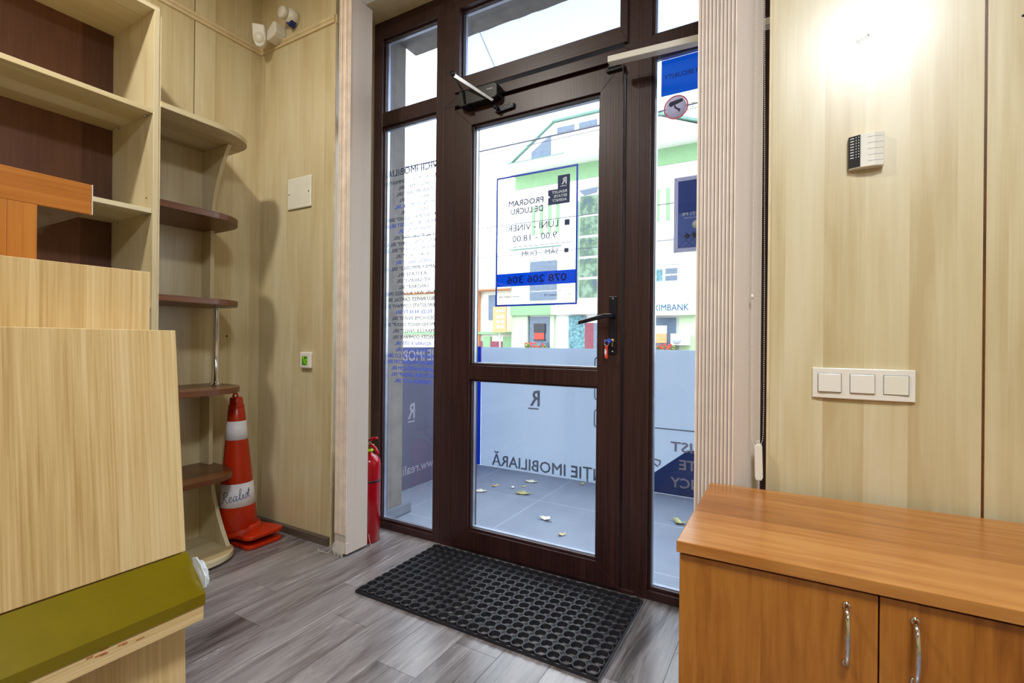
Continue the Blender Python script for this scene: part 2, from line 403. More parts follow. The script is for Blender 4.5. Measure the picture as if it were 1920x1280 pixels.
# floor planks
b = MB(); bm = b.bm
tl = []
joints = {-1.918: 1.225, -1.758: 1.05, -1.598: 1.412, -1.438: 1.235, -0.958: 1.322, -2.078: 0.6}
x = -1.918-0.16*8
k = 0
while x < 2.4:
    y1 = joints.get(round(x, 3), None)
    if y1 is None: y1 = 1.93 - 1.25*random.random()
    ys = [y1-1.28*i for i in range(-1, 6)][::-1]
    for ya, yb in zip(ys, ys[1:]):
        ya = max(ya, -3.1); yb = min(yb, 2.0)
        if yb-ya < 0.01: continue
        g = 0.0007
        vs = [bm.verts.new(p) for p in ((x+g, ya+g, 0), (x+0.16-g, ya+g, 0), (x+0.16-g, yb-g, 0), (x+g, yb-g, 0))]
        lo = [bm.verts.new(v.co+Vector((0, 0, -0.004))) for v in vs]
        bm.faces.new(vs)
        for i in range(4): bm.faces.new((lo[i], lo[(i+1) % 4], vs[(i+1) % 4], vs[i]))
        tl += [random.random()]*5
    x += 0.16; x = round(x, 3)
b.mi = 1
b.box(-3.6, 2.5, -3.1, 2.0, -0.05, -0.004); tl += [0.0]*6
fl = b.build('floor', ['floor', 'gasket'], kind=ST)
at = fl.data.attributes.new('tone', 'FLOAT', 'FACE')
for i, v_ in enumerate(tl): at.data[i].value = v_

MB().box(-3.6, 2.5, -3.1, YF+0.4, ZC, ZC+0.1).build('ceiling', 'ceil', kind=ST)
MB().box(-3.0, 2.5, -3.2, -3.1, 0, ZC).build('wall_back', 'maple', kind=ST)
MB().box(2.3, 2.5, -3.1, YF+0.4, 0, ZC).build('wall_right', 'maple', kind=ST)
# left wall: two panels with a dark joint
b = MB(); b.box(XL-0.3, XL, -3.1, 1.2835, 0, ZC); b.box(XL-0.3, XL, 1.2885, YF+0.05, 0, ZC)
b.mi = 1; b.box(XL-0.3, XL-0.004, 1.28, 1.292, 0, ZC)
b.build('wall_left', ['maple', 'brown'], kind=ST)
# front wall, left of the entrance: panel and splayed reveal
b = MB(); b.prism([(XL-0.4, YF), (-1.935, YF), (-1.978, 1.925), (-1.978, 2.0), (XL-0.4, 2.0)], 'z', 0, ZC)
b.build('wall_front_left', 'maple', kind=ST)
b = MB(); b.prism([(-0.057, YF), (0.4135, YF), (0.4135, YF+0.02), (-0.02, YF+0.02), (-0.02, 2.0), (-0.035, 2.0)], 'z', 0, ZC)
b.box(0.4195, 2.4, YF, YF+0.02, 0, ZC); b.box(-0.02, 2.4, YF+0.0201, 2.0, 0, ZC)
b.mi = 1; b.box(0.41, 0.423, YF+0.004, YF+0.0195, 0, ZC)
b.build('wall_front_right', ['maple', 'brown'], kind=ST)
MB().box(-1.978, -0.035, YF, 2.0, 2.715, ZC).build('wall_front_lintel', 'edge', kind=ST)
# baseboards
b = MB(); b.prism([(YF, 0), (YF-0.014, 0), (YF-0.014, 0.035), (YF-0.006, 0.042), (YF, 0.042)], 'x', XL, -1.94)
b.build('baseboard_front', 'skirt', kind=ST)
b = MB(); b.prism([(XL, 0), (XL+0.014, 0), (XL+0.014, 0.035), (XL+0.006, 0.042), (XL, 0.042)], 'y', 1.35, YF-0.014)
b.build('baseboard_left', 'skirt', kind=ST)
# picture-rail mouldings
prof = [(0, 2.545), (0.008, 2.547), (0.010, 2.556), (0.006, 2.561), (0.012, 2.567), (0.012, 2.578), (0.005, 2.584), (0, 2.584)]
MB().prism([(XL+p, z) for p, z in prof], 'y', -3.1, YF).build('trim_1', 'edge', kind=ST)
MB().prism([(YF-p, z) for p, z in prof], 'x', XL, -1.935).build('trim_2', 'edge', kind=ST)
b = MB(); mt = None
b.prism([(-1.935, YF), (-1.925, YF-0.002), (-1.963, 1.90), (-1.9745, 1.90)], 'z', 2.545, 2.584); b.build('trim_3', 'edge', kind=ST)
# thin edge strips on the panel ends
MB().box(-1.938, -1.932, YF-0.003, YF+0.004, 0.0, 2.545).build('trim_4', 'edge', kind=ST)
MB().box(-0.060, -0.054, YF-0.003, YF+0.004, 0.0, ZC).build('trim_5', 'edge', kind=ST)

# ================================================================== OUTSIDE SHELL
MB().box(-6, -1.955, 2.0, 2.15, -0.3, 4.2).build('wall_outside_left', 'stucco', kind=ST)
MB().box(-0.055, 6, 2.0, 2.15, -0.3, 4.2).build('wall_outside_right', 'stucco', kind=ST)
b = MB(); n = 46
pts = [(-1.955+i*1.9/n, 2.234+random.uniform(-0.003, 0.003)) for i in range(n+1)]
b.prism([(-1.955, 2.0)]+pts+[(-0.055, 2.0)], 'z', 2.70, 4.2)
b.build('wall_outside_lintel', 'stucco', kind=ST)
MB().box(-1.955, -1.932, 1.99, 2.21, 0.0, 0.055, 0.002).build('baseboard_outside', 'plinth', kind=ST)
MB().box(-2.6, 3.5, 1.99, 3.6, -0.12, -0.004).build('terrace_floor', 'tile', kind=ST)
MB().box(-40, 40, 3.6, 60, -0.5, -0.3).build('street', 'asphalt', kind=ST)

# ================================================================== ENTRANCE JOINERY
FY0, FY1 = 1.925, 1.99
def ring(b, x0, x1, z0, z1, w, y0, y1, wb=None):
    """mitred rectangular frame; w = width (left, right, bottom, top)"""
    l_, r_, bo, to = w if isinstance(w, tuple) else (w,)*4
    for poly in ([(x0, z0), (x1, z0), (x1-r_, z0+bo), (x0+l_, z0+bo)], [(x1, z0), (x1, z1), (x1-r_, z1-to), (x1-r_, z0+bo)],
                 [(x1, z1), (x0, z1), (x0+l_, z1-to), (x1-r_, z1-to)], [(x0, z1), (x0, z0), (x0+l_, z0+bo), (x0+l_, z1-to)]):
        b.prism(poly, 'y', y0, y1, 0.0012)
def glazed(parent, x0, x1, z0, z1, yb=0.014):
    """bead, spacer and pane in an opening"""
    b = MB(); ring(b, x0-0.004, x1+0.004, z0-0.004, z1+0.004, 0.012, FY0+yb, FY0+yb+0.012); b.build('glazing_bead', 'pvc', parent)
    b = MB(); ring(b, x0+0.006, x1-0.006, z0+0.006, z1-0.006, 0.005, FY0+yb+0.016, FY0+yb+0.034); b.build('spacer_bar', 'spacer', parent)
    b = MB(); b.box(x0-0.002, x1+0.002, FY0+yb+0.034, FY0+yb+0.039, z0-0.002, z1+0.002); b.build('glass_pane', 'glass', parent)

w1 = empty('window_1', (-1.74, 1.957, 0), kind=ST)
b = MB(); ring(b, -1.976, -1.50, 0.0, 2.715, (0.062, 0.047, 0.034, 0.095), FY0, FY1)
b.box(-1.916, -1.545, FY0+0.001, FY1, 2.149, 2.221, 0.002); b.build('window_frame', 'pvc', w1)
glazed(w1, -1.912, -1.549, 0.038, 2.147); glazed(w1, -1.912, -1.549, 2.224, 2.618)
w2 = empty('window_2', (-0.25, 1.957, 0), kind=ST)
b = MB(); ring(b, -0.53, -0.022, 0.0, 2.715, (0.049, 0.075, 0.034, 0.095), FY0, FY1)
b.box(-0.482, -0.095, FY0+0.001, FY1, 2.135, 2.207, 0.002); b.build('window_frame', 'pvc', w2)
glazed(w2, -0.477, -0.10, 0.038, 2.132); glazed(w2, -0.477, -0.10, 2.21, 2.618)
w3 = empty('window_3', (-1.0, 1.957, 2.2), kind=ST)
b = MB(); ring(b, -1.50, -0.53, 2.148, 2.715, (0.085, 0.06, 0.045, 0.095), FY0, FY1)
b.build('window_frame', 'pvc_x', w3)
b = MB(); ring(b, -1.43, -0.575, 2.205, 2.66, (0.03, 0.03, 0.068, 0.05), FY0-0.012, FY0+0.03)
b.build('window_sash', 'pvc_x', w3)
glazed(w3, -1.402, -0.604, 2.275, 2.61)

d1 = empty('door_1', (-1.0, 1.957, 0), kind=ST)
b = MB()
for x0, x1 in ((-1.50, -1.432), (-0.583, -0.53)):
    b.box(x0, x1, FY0, FY1, 0, 2.148, 0.0015)
b.box(-1.432, -0.583, FY0+0.02, FY1, 2.118, 2.148)
b.build('door_frame', 'pvc', d1)
MB().box(-1.50, -0.53, FY0-0.004, FY1+0.01, 0, 0.018, 0.003).build('threshold', 'pvc_x', d1)
MB().box(-1.40, -0.60, FY0-0.006, FY0-0.003, 0.016, 0.021).build('threshold_strip', 'brass', d1)
LY = 1.907
b = MB(); ring(b, -1.418, -0.588, 0.02, 2.118, (0.098, 0.096, 0.088, 0.092), LY, FY1-0.01)
b.box(-1.322, -0.683, LY+0.001, FY1-0.012, 0.822, 0.888, 0.002)
b.build('door_leaf', 'pvc', d1)
for z0, z1 in ((0.112, 0.820), (0.892, 2.024)):
    b = MB(); ring(b, -1.322, -0.682, z0-0.004, z1+0.004, 0.010, LY+0.012, LY+0.024); b.build('glazing_bead', 'pvc', d1)
    b = MB(); ring(b, -1.314, -0.690, z0+0.005, z1-0.005, 0.005, LY+0.028, LY+0.046); b.build('spacer_bar', 'spacer', d1)
    b = MB(); b.box(-1.32, -0.684, LY+0.046, LY+0.051, z0, z1); b.build('glass_pane', 'glass', d1)
# handle, on the leaf's right stile
b = MB(); b.box(-0.636, -0.604, LY-0.007, LY+0.001, 0.955, 1.188, 0.003)
hp = b.build('handle_plate', 'blackmetal', d1)
b = MB(); b.lathe([(0.011, 0), (0.011, -0.035)], (-0.620, LY-0.004, 1.108), 16, 'y')
b.prism([(-0.612, 1.117), (-0.64, 1.117), (-0.75, 1.089), (-0.752, 1.074), (-0.64, 1.099), (-0.612, 1.099)], 'y', LY-0.052, LY-0.036, 0.003)
b.build('lever', 'blackmetal', hp)
b = MB(); b.lathe([(0.009, -0.008), (0.009, 0.0)], (-0.620, LY-0.004, 1.010), 16, 'y'); b.box(-0.624, -0.616, LY-0.012, LY-0.003, 0.985, 1.008, 0.002)
b.build('lock_cylinder', 'brass', hp)
b = MB()
for z in (1.178, 0.966): b = MB(); b.lathe([(0.0035, -0.0085), (0.0035, 0)], (-0.620, LY, z), 10, 'y'); b.build('screw', 'screw', hp)
# small catch at the top right of the leaf
b = MB(); b.box(-0.655, -0.592, LY-0.014, LY+0.002, 2.092, 2.104, 0.002); b.box(-0.65, -0.60, LY-0.010, LY+0.001, 2.108, 2.122, 0.002); b.build('top_catch', 'blackmetal', d1)

# key with tag hanging in the lock
k = empty('key', (-0.622, LY-0.02, 0.95), 'key in the door lock with a blue head and a red and white tag', 'key')
b = MB(); b.box(-0.6215, -0.6185, LY-0.030, LY-0.0125, 1.004, 1.012); b.build('key_blade', 'steel', k)
b = MB(); b.lathe([(0.004, -0.003), (0.010, -0.003), (0.010, 0.003), (0.004, 0.003)], (-0.626, LY-0.032, 1.008), 18, 'y'); b.box(-0.646, -0.618, LY-0.0345, LY-0.0300, 1.006, 1.013, 0.0015); b.build('key_head', 'blue', k)
b = MB(); b.tube([(-0.634+0.010*math.cos(a), LY-0.036, 1.0+0.010*math.sin(a)) for a in [i*math.pi/9 for i in range(18)]], 0.0008, 6, closed=True); b.build('key_ring', 'steel', k)
b = MB(); b.box(-0.641, -0.629, LY-0.040, LY-0.034, 0.938, 0.990, 0.0028); b.build('tag', 'bgred', k)
b = MB(); b.prism([(-0.640, 0.978), (-0.633, 0.968), (-0.637, 0.948), (-0.6405, 0.960)], 'y', LY-0.0408, LY-0.0398); b.build('tag_mark', 'paper', k)

# door closer
dc = empty('door_closer', (-1.25, LY, 2.07), 'black door closer box with a folding steel arm above the door', 'door closer')
b = MB(); b.prism([(-1.375, 2.115), (-1.36, 2.102), (-1.165, 2.102), (-1.152, 2.112), (-1.152, 2.160), (-1.165, 2.172), (-1.36, 2.172), (-1.375, 2.155)], 'y', 1.862, 1.9125, 0.004)
b.build('closer_body', 'black', dc)
b = MB(); b.text('■■ ■', (-1.205, 1.8612, 2.142), 0.006, width=0.028, depth=0.0008)
for x0 in (-1.207, -1.198, -1.187): b.box(x0, x0+0.007, 1.8608, 1.862, 2.142, 2.148)
b.build('marking', 'paper', dc)
b = MB(); b.prism([(0, -0.009), (0.235, -0.006), (0.235, 0.006), (0, 0.009)], 'y', -0.004, 0.004, 0.0015,
    mat=Matrix.Translation((-1.352, 1.80, 2.222)) @ Matrix.Rotation(R(37), 4, 'Y') @ Matrix.Rotation(R(14), 4, 'Z'))
b.build('forearm', 'steel', dc)
b = MB(); b.tube([(-1.352, 1.806, 2.216), (-1.335, 1.85, 2.17), (-1.325, 1.862, 2.10)], 0.005, 8); b.box(-1.345, -1.31, 1.852, 1.90, 2.094, 2.1015, 0.002); b.build('main_arm', 'blackmetal', dc)
b = MB(); b.lathe([(0.012, -0.012), (0.013, -0.008), (0.013, 0.006), (0.008, 0.012)], (-1.352, 1.803, 2.224), 16, 'y'); b.build('elbow_joint', 'blackmetal', dc)
b = MB(); b.prism([(-1.185, 2.052), (-1.17, 2.045), (-1.085, 2.052), (-1.082, 2.072), (-1.165, 2.072), (-1.185, 2.066)], 'y', 1.893, LY-0.0002, 0.002)
b.lathe([(0.009, 0), (0.009, -0.03)], (-1.168, 1.895, 2.062), 14, 'y'); br_ = b.build('arm_bracket', 'blackmetal', dc)
for x0, z0 in ((-1.178, 2.055), (-1.128, 2.063), (-1.094, 2.064)): b = MB(); b.lathe([(0.004, -0.002), (0.004, 0.001)], (x0, 1.892, z0), 10, 'y'); b.build('screw', 'screw', br_)

# white rail fixed over the right sidelight
b = MB(); b.prism([(-0.618, 2.076), (-0.05, 2.050), (-0.05, 2.073), (-0.618, 2.100)], 'y', 1.80, 1.835, 0.002)
tag(b.build('blind_rail', 'white', origin='base'), 'white slim rail running from the door top to behind the right blind', 'rail')

# ================================================================== VERTICAL BLINDS
def bead_chain(b, pts, r=0.0017, step=0.0048):
    pts = [Vector(p) for p in pts]; acc = 0.0
    for p, q in zip(pts, pts[1:]):
        L = (q-p).length; s = acc
        while s < L:
            c = p+(q-p)*(s/L); b.ball(c, r, 6); s += step
        acc = s-L
def slat_mesh(length, z0, z1, pocket=True):
    """fabric slat hanging in the local xz... built along +y, origin at near top edge"""
    b = MB(); n = 8; th = 0.0012
    pts = [(0.003*math.sin(math.pi*i/n), length*i/n) for i in range(n+1)]
    b.prism(pts+[(x+th, y) for x, y in pts[::-1]], 'z', z0, z1, smooth=False)
    return b
BL = empty('vertical_blind', (-1.81, 1.645, 0), 'drawn-back beige vertical blind stack left of the door, its hem at the floor', 'blind')
BL_ANG = 0
for i in range(11):
    x0 = -1.846+i*0.0071; y0 = 1.58+random.uniform(-0.003, 0.003)
    b = slat_mesh(0.131, 0.016+random.uniform(0, 0.004), 2.60)
    rot = Matrix.Translation((x0, y0, 0)) @ Matrix.Rotation(R(random.uniform(-0.8, 0.3)), 4, 'Z')
    b.bm.transform(rot)
    s_ = b.build('slat', 'fabric', BL)
    b = MB(); b.box(x0-0.0012, x0+0.0034, y0-0.0015, y0+0.002, 0.10, 2.60); b.build('slat_edge', 'fabricedge', s_)
    b = MB(); b.box(x0-0.0018, x0+0.0036, y0+0.001, y0+0.129, 0.012, 0.062, 0.001); b.build('bottom_weight', 'fabric', s_)
b = MB()
for i in range(10):
    x0 = -1.846+i*0.0071
    for dy in (0.0, 0.006): bead_chain(b, [(x0, 1.576-dy, 0.055), (x0+0.002, 1.572-dy, 0.02-0.008*(i % 3)), (x0+0.0035, 1.572-dy, 0.018-0.008*(i % 3)), (x0+0.0071, 1.576-dy, 0.055)], 0.0016, 0.0045)
b.build('hem_chain', 'white', BL)
b = MB(); bead_chain(b, [(-1.768, 1.716, 0.06), (-1.764, 1.722, 0.02), (-1.758, 1.725, 0.004)]); b.build('loose_chain', 'white', BL)
b = MB(); bead_chain(b, [(-1.85, 1.573, 0.03), (-1.875, 1.565, 0.003), (-1.93, 1.56, 0.003), (-1.955, 1.575, 0.003)]); b.build('loose_chain', 'white', BL)
b = MB(); b.box(-1.90, -1.70, 1.632, 1.668, 2.60, 2.635, 0.003); b.build('head_rail', 'white', BL)

BR = empty('vertical_blind', (-0.16, 1.62, 0), 'drawn-back peach vertical blind stack behind the low cabinet, right of the door', 'blind')
dirx, diry = 0.066, 0.104; Ls = math.hypot(dirx, diry); ang = -math.atan2(dirx, diry)
for i in range(11):
    x0 = -0.2504+i*0.01041; y0 = 1.570
    b = slat_mesh(0.125, 0.03, 2.60)
    b.bm.transform(Matrix.Translation((x0, y0, 0)) @ Matrix.Rotation(ang+R(random.uniform(-1.5, 1.5) if i < 10 else 0), 4, 'Z'))
    s_ = b.build('slat', 'fabric', BR)
    b = MB(); b.box(x0-0.0012, x0+0.0022, y0-0.0008, y0+0.002, 0.05, 2.60); b.build('slat_edge', 'fabricedge', s_)
# operating chain and weight
b = MB(); xa, xb, yy = -0.097, -0.067, 1.60
pts = [(xa+0.004, yy, 2.6), (xa+0.002, yy, 1.8), (xa-0.002, yy, 1.1), (xa, yy, 0.80)]
for i in range(9):
    a = math.pi+math.pi*i/8; pts.append(((xa+xb)/2+0.015*math.cos(a), yy, 0.735+0.035*math.sin(a)))
pts += [(xb+0.001, yy, 0.82), (xb, yy, 1.2), (xb-0.006, yy, 2.0), (xb-0.008, yy, 2.6)]
bead_chain(b, pts, 0.0016, 0.0056); b.build('bead_chain', 'white', BR)
b = MB(); b.lathe([(0.0035, 0), (0.0035, 0.012)], (-0.0985, yy, 1.135), 10); b.build('chain_connector', 'white', BR)
b = MB(); b.prism([(-0.089, 0.702), (-0.083, 0.709), (-0.072, 0.709), (-0.069, 0.702), (-0.066, 0.612), (-0.070, 0.604), (-0.084, 0.604), (-0.087, 0.612)], 'y', 1.592, 1.612, 0.002)
b.tube([(-0.082, 1.602, 0.706), (-0.0825, 1.602, 0.716), (-0.078, 1.602, 0.719), (-0.0755, 1.602, 0.712), (-0.076, 1.602, 0.706)], 0.0012, 6); b.build('cord_weight', 'white', BR)

# ================================================================== BOOKCASE on the left
XF = -2.165
bc = empty('bookcase', (-2.34, 0.2, 0), 'tall open bookcase of pale maple with a dark brown back, against the left wall', 'bookcase')
b = MB(); b.box(XL+0.012, XF, 0.956, 0.974, 0, 2.283, 0.0008); b.build('side_panel', 'maple', bc)
b = MB(); b.box(XL+0.012, XF, -0.80, -0.782, 0, 2.283, 0.0008); b.build('side_panel', 'maple', bc)
b = MB(); b.box(XL+0.012, XF, -0.80, 0.974, 2.283, 2.301, 0.0008); b.build('top_panel', 'maple_x', bc)
b = MB(); b.box(XL+0.003, XL+0.012, -0.80, 0.974, 0.0, 2.29); b.build('back_panel', 'darkback', bc)
for z in (0.06, 0.40, 0.75, 1.117, 1.489, 1.880):
    b = MB(); b.box(XL+0.0125, XF-0.006, -0.7815, 0.9555, z, z+0.018, 0.0008); s_ = b.build('shelf', 'maple_x', bc)
    for xx in (XF-0.05, XL+0.07):
        b = MB(); b.lathe([(0.003, 0.944), (0.003, 0.9555)], (xx, 0, z-0.0035), 8, 'y'); b.build('shelf_pin', 'steel', s_)
b = MB(); b.lathe([(0.0035, 0.9552), (0.0035, 0.9562)], (XF-0.05, 0, 1.555), 8, 'y'); b.build('pin_hole', 'gasket', bc)

# ================================================================== CORNER SHELF UNIT
cu = empty('corner_shelf', (-2.35, 1.15, 0), 'maple corner shelf unit with rounded brown boards and a chrome pole', 'shelf unit')
Y0, Y1 = 0.9755, 1.322
b = MB(); b.box(XF-0.022, XF-0.003, 0.9742, 0.9755+0.006, 0.0, 2.27); b.build('joining_strip', 'edge', cu)
b = MB(); b.box(XL+0.003, XL+0.010, Y0+0.006, 1.340, 0.02, 1.915); b.build('back_panel', 'maple', cu)
def board(z0, z1, mat, xe, ye, name='shelf_board', x1=XF):
    """board with rounded outer end reaching y=ye"""
    b = MB(); pts = [(XL+0.011, Y0+0.006), (x1, Y0+0.006), (x1, Y1-0.13)]
    n = 14; cx, cy = xe, Y1-0.13
    for i in range(n+1):
        a = math.pi/2*i/n; pts.append((cx+(x1-cx)*math.cos(a)**0.75 if math.cos(a) > 1e-6 else cx, cy+(ye-cy)*math.sin(a)))
    pts += [(XL+0.011, ye)]
    b.prism(pts, 'z', z0, z1, 0.0012); return b.build(name, mat, cu)
board(1.915, 1.937, 'maple_x', -2.36, 1.41)
board(1.525, 1.552, 'brown', -2.40, 1.375)
board(1.151, 1.176, 'brown', -2.42, 1.385)
board(0.755, 0.781, 'brown', -2.40, 1.395)
board(0.372, 0.394, 'brown', -2.40, 1.36)
b0 = board(0.012, 0.034, 'maple_x', -2.33, 1.352)
# curved side panels
def side(z0, z1, fx, name='side_panel'):
    b = MB(); n = 24; pts = [(XL+0.0105, z0)]
    for i in range(n+1):
        z = z0+(z1-z0)*i/n; pts.append((fx(z), z))
    pts.append((XL+0.0105, z1)); b.prism(pts, 'y', Y1, Y1+0.018, 0.0006); return b.build(name, 'maple', cu)
def lerp(z, tab):
    for (a, xa), (c, xc) in zip(tab, tab[1:]):
        if a <= z <= c:
            t_ = (z-a)/(c-a); return xa+(xc-xa)*t_
    return tab[-1][1]
side(1.5525, 1.9145, lambda z: -2.43+0.135*max(0, (z-1.56)/0.355)**2.0)
side(1.1765, 1.5245, lambda z: -2.433)
side(0.3945, 0.7545, lambda z: -2.430)
side(0.0345, 0.3715, lambda z: -2.415+0.14*max(0, (0.35-z)/0.315)**1.7)
pole = MB(); pc = (-2.40, 1.335, 0)
pole.lathe([(0.024, 0.7812), (0.024, 0.784), (0.018, 0.787), (0.0155, 0.790), (0.0155, 0.800), (0.0125, 0.802), (0.0125, 1.130), (0.0155, 1.132), (0.0155, 1.142), (0.018, 1.145), (0.024, 1.148), (0.024, 1.1508)], pc, 28)
pole.build('chrome_pole', 'chrome', cu)
for y_, z_, lab in ((1.456, 1.016, 'small dark drill hole in the left wall at the height of the chrome pole'), (1.54, 0.63, 'upper of two dark drill holes in the left wall right of the cone tip'), (1.535, 0.526, 'lower of two dark drill holes in the left wall beside the upper white cone band')):
    b = MB(); b.lathe([(0.005, XL+0.0001), (0.004, XL+0.002)], (0, y_, z_), 10, 'x')
    tag(b.build('drill_hole', 'gasket', origin='base'), lab, 'hole')

# ================================================================== TRAFFIC CONE
tilt = Matrix.Translation((-2.375, 1.435, 0.03)) @ Matrix.Rotation(R(-2.0), 4, 'Y') @ Matrix.Translation((2.375, -1.435, -0.03))
cc = (-2.375, 1.435)
tc_ = empty('traffic_cone', (cc[0], cc[1], 0), 'tall orange-red traffic cone with two white bands and a pen-written word, in the corner', 'traffic cone')
b = MB()
def plate(b, z0, z1, hx, hy, ang=0, dx=0, dy=0, rot=None):
    pts = []; 
    for sx, sy, a0 in ((1, 1, 0), (-1, 1, 90), (-1, -1, 180), (1, -1, 270)):
        for i in range(5):
            a = R(a0+22.5*i); pts.append((cc[0]+dx+sx*(hx-0.035)+0.035*math.cos(a), cc[1]+dy+sy*(hy-0.035)+0.035*math.sin(a)))
    b.prism(pts, 'z', z0, z1, 0.006, mat=rot)
plate(b, 0.0, 0.020, 0.118, 0.096, dx=0.052, dy=0.045)
b.build('lower_base', 'orangecone', tc_)
rotp = Matrix.Translation((cc[0], cc[1], 0.03)) @ Matrix.Rotation(R(-4), 4, 'Y') @ Matrix.Translation((-cc[0], -cc[1], -0.03))
b = MB(); plate(b, 0.034, 0.054, 0.122, 0.098, dx=0.050, dy=0.045, rot=rotp)
b.lathe([(0.100, 0.040), (0.098, 0.058), (0.094, 0.068), (0.091, 0.085)], (cc[0], cc[1]+0.012, 0), 36, mat=rotp)
b.build('upper_base', 'orangecone', tc_)
def crad(z): return 0.090+(0.036-0.090)*(z-0.08)/(0.66-0.08)
b = MB(); b.lathe([(0.080, 0.06)]+[(crad(z), z) for z in (0.08, 0.2, 0.35, 0.5, 0.6, 0.655)]+[(0.034, 0.658), (0.036, 0.664), (0.036, 0.672), (0.031, 0.676), (0.029, 0.705), (0.026, 0.712), (0.018, 0.714)], (cc[0], cc[1], 0), 40, mat=tilt)
b.build('cone_body', 'orangecone', tc_)
b = MB(); b.tube([(cc[0]-0.006+0.020*math.cos(a), cc[1], 0.708+0.026*math.sin(a)) for a in [math.pi*i/12 for i in range(13)]], 0.005, 8, mat=tilt); b.build('carry_loop', 'orangecone', tc_)
for z0, z1 in ((0.505, 0.596), (0.185, 0.295)):
    b = MB(); b.lathe([(crad(z0)-0.001, z0), (crad(z0)+0.0012, z0+0.0002), (crad(z1)+0.0012, z1-0.0002), (crad(z1)-0.001, z1)], (cc[0], cc[1], 0), 48, mat=tilt)
    rb_ = b.build('reflective_band', 'reflective', tc_)
    # embossed dots near the lap
    b = MB()
    for i in range(9):
        for j in range(3):
            z = z0+0.006+(z1-z0-0.012)*i/8; a = R(-96+j*8+ (4 if i % 2 else 0)); r_ = crad(z)+0.0012
            p = tilt @ Vector((cc[0]+r_*math.cos(a), cc[1]+r_*math.sin(a), z)); b.ball(p, 0.0013, 6)
    b.build('embossed_dots', 'paper', rb_)
# handwriting "Realist" on the lower band
strokes = [
 [(0.05, 0), (0.12, 0.5), (0.2, 1.0)], [(0.02, 0.75), (0.2, 1.0), (0.42, 0.98), (0.46, 0.75), (0.3, 0.55), (0.14, 0.52), (0.3, 0.3), (0.5, 0.0), (0.6, 0.02)],
 [(0.62, 0.2), (0.8, 0.3), (0.82, 0.45), (0.7, 0.45), (0.64, 0.2), (0.72, 0.02), (0.85, 0.05), (0.95, 0.2)],
 [(1.22, 0.42), (1.05, 0.45), (0.96, 0.2), (1.05, 0.02), (1.18, 0.2), (1.22, 0.42), (1.2, 0.1), (1.3, 0.02), (1.4, 0.2)],
 [(1.4, 0.2), (1.56, 0.7), (1.56, 0.98), (1.46, 0.9), (1.44, 0.3), (1.5, 0.02), (1.62, 0.1)],
 [(1.62, 0.1), (1.72, 0.45), (1.72, 0.1), (1.8, 0.03), (1.88, 0.2)], [(1.76, 0.68), (1.77, 0.7)],
 [(1.88, 0.2), (2.02, 0.5), (2.06, 0.15), (1.98, 0.02), (1.9, 0.08)], [(2.06, 0.1), (2.25, 0.85), (2.2, 0.1), (2.3, 0.02)], [(2.12, 0.55), (2.34, 0.6)]]
b = MB()
for st in strokes:
    pts = []
    # smooth each stroke
    if len(st) > 2:
        sm = []
        for i in range(len(st)-1):
            p0 = st[max(i-1, 0)]; p1 = st[i]; p2 = st[i+1]; p3 = st[min(i+2, len(st)-1)]
            for q in range(5):
                t_ = q/5; f = lambda a, b_, c, d: 0.5*((2*b_)+(-a+c)*t_+(2*a-5*b_+4*c-d)*t_*t_+(-a+3*b_-3*c+d)*t_**3)
                sm.append((f(p0[0], p1[0], p2[0], p3[0]), f(p0[1], p1[1], p2[1], p3[1])))
        sm.append(st[-1])
    else: sm = st
    for u, v_ in sm:
        z = 0.206+0.052*v_+0.009*u; r_ = crad(z)+0.0018; a = R(-84)+u*0.058/0.079
        pts.append(tilt @ Vector((cc[0]+r_*math.cos(a), cc[1]+r_*math.sin(a), z)))
    b.tube(pts, 0.0013, 5)
b.build('handwriting', 'pen', tc_)

# ================================================================== FIRE EXTINGUISHER
ex = (-1.833, 1.776)
fe = empty('fire_extinguisher', (ex[0], ex[1], 0), 'red fire extinguisher standing half behind the left blind', 'fire extinguisher')
b = MB(); R0 = 0.058
b.lathe([(0.050, 0.0), (0.055, 0.004), (0.055, 0.052), (R0, 0.056), (R0, 0.385)]+[(R0*math.cos(a)*1.0+0.0, 0.385+0.052*math.sin(a)) for a in [math.pi/2*i/8 for i in range(1, 7)]]+[(0.018, 0.436), (0.016, 0.446)], (ex[0], ex[1], 0), 40)
b.build('cylinder', 'red', fe)
b = MB(); b.lathe([(R0-0.001, 0.298), (R0+0.0015, 0.299), (R0+0.0015, 0.308), (R0-0.001, 0.309)], (ex[0], ex[1], 0), 40); b.build('rubber_strap', 'black', fe)
b = MB(); b.lathe([(0.020, 0.446), (0.022, 0.448), (0.022, 0.456), (0.016, 0.458)], (ex[0], ex[1], 0), 24); b.build('collar', 'lime', fe)
b = MB(); b.lathe([(0.012, 0.456), (0.014, 0.460), (0.014, 0.485), (0.010, 0.488)], (ex[0], ex[1], 0), 16); b.box(ex[0]-0.03, ex[0]+0.03, ex[1]-0.008, ex[1]+0.008, 0.470, 0.484, 0.003); b.build('valve', 'brass', fe)
b = MB(); b.tube([(ex[0]-0.03, ex[1], 0.478), (ex[0]+0.01, ex[1]-0.002, 0.480), (ex[0]+0.045, ex[1]-0.004, 0.466), (ex[0]+0.072, ex[1]-0.006, 0.440)], [0.008, 0.009, 0.009, 0.007], 10); b.build('carry_handle', 'red', fe)
b = MB(); b.tube([(ex[0]-0.03, ex[1], 0.490), (ex[0], ex[1]-0.002, 0.500), (ex[0]+0.035, ex[1]-0.004, 0.515), (ex[0]+0.062, ex[1]-0.005, 0.518)], [0.007, 0.008, 0.008, 0.006], 10); b.build('squeeze_lever', 'red', fe)
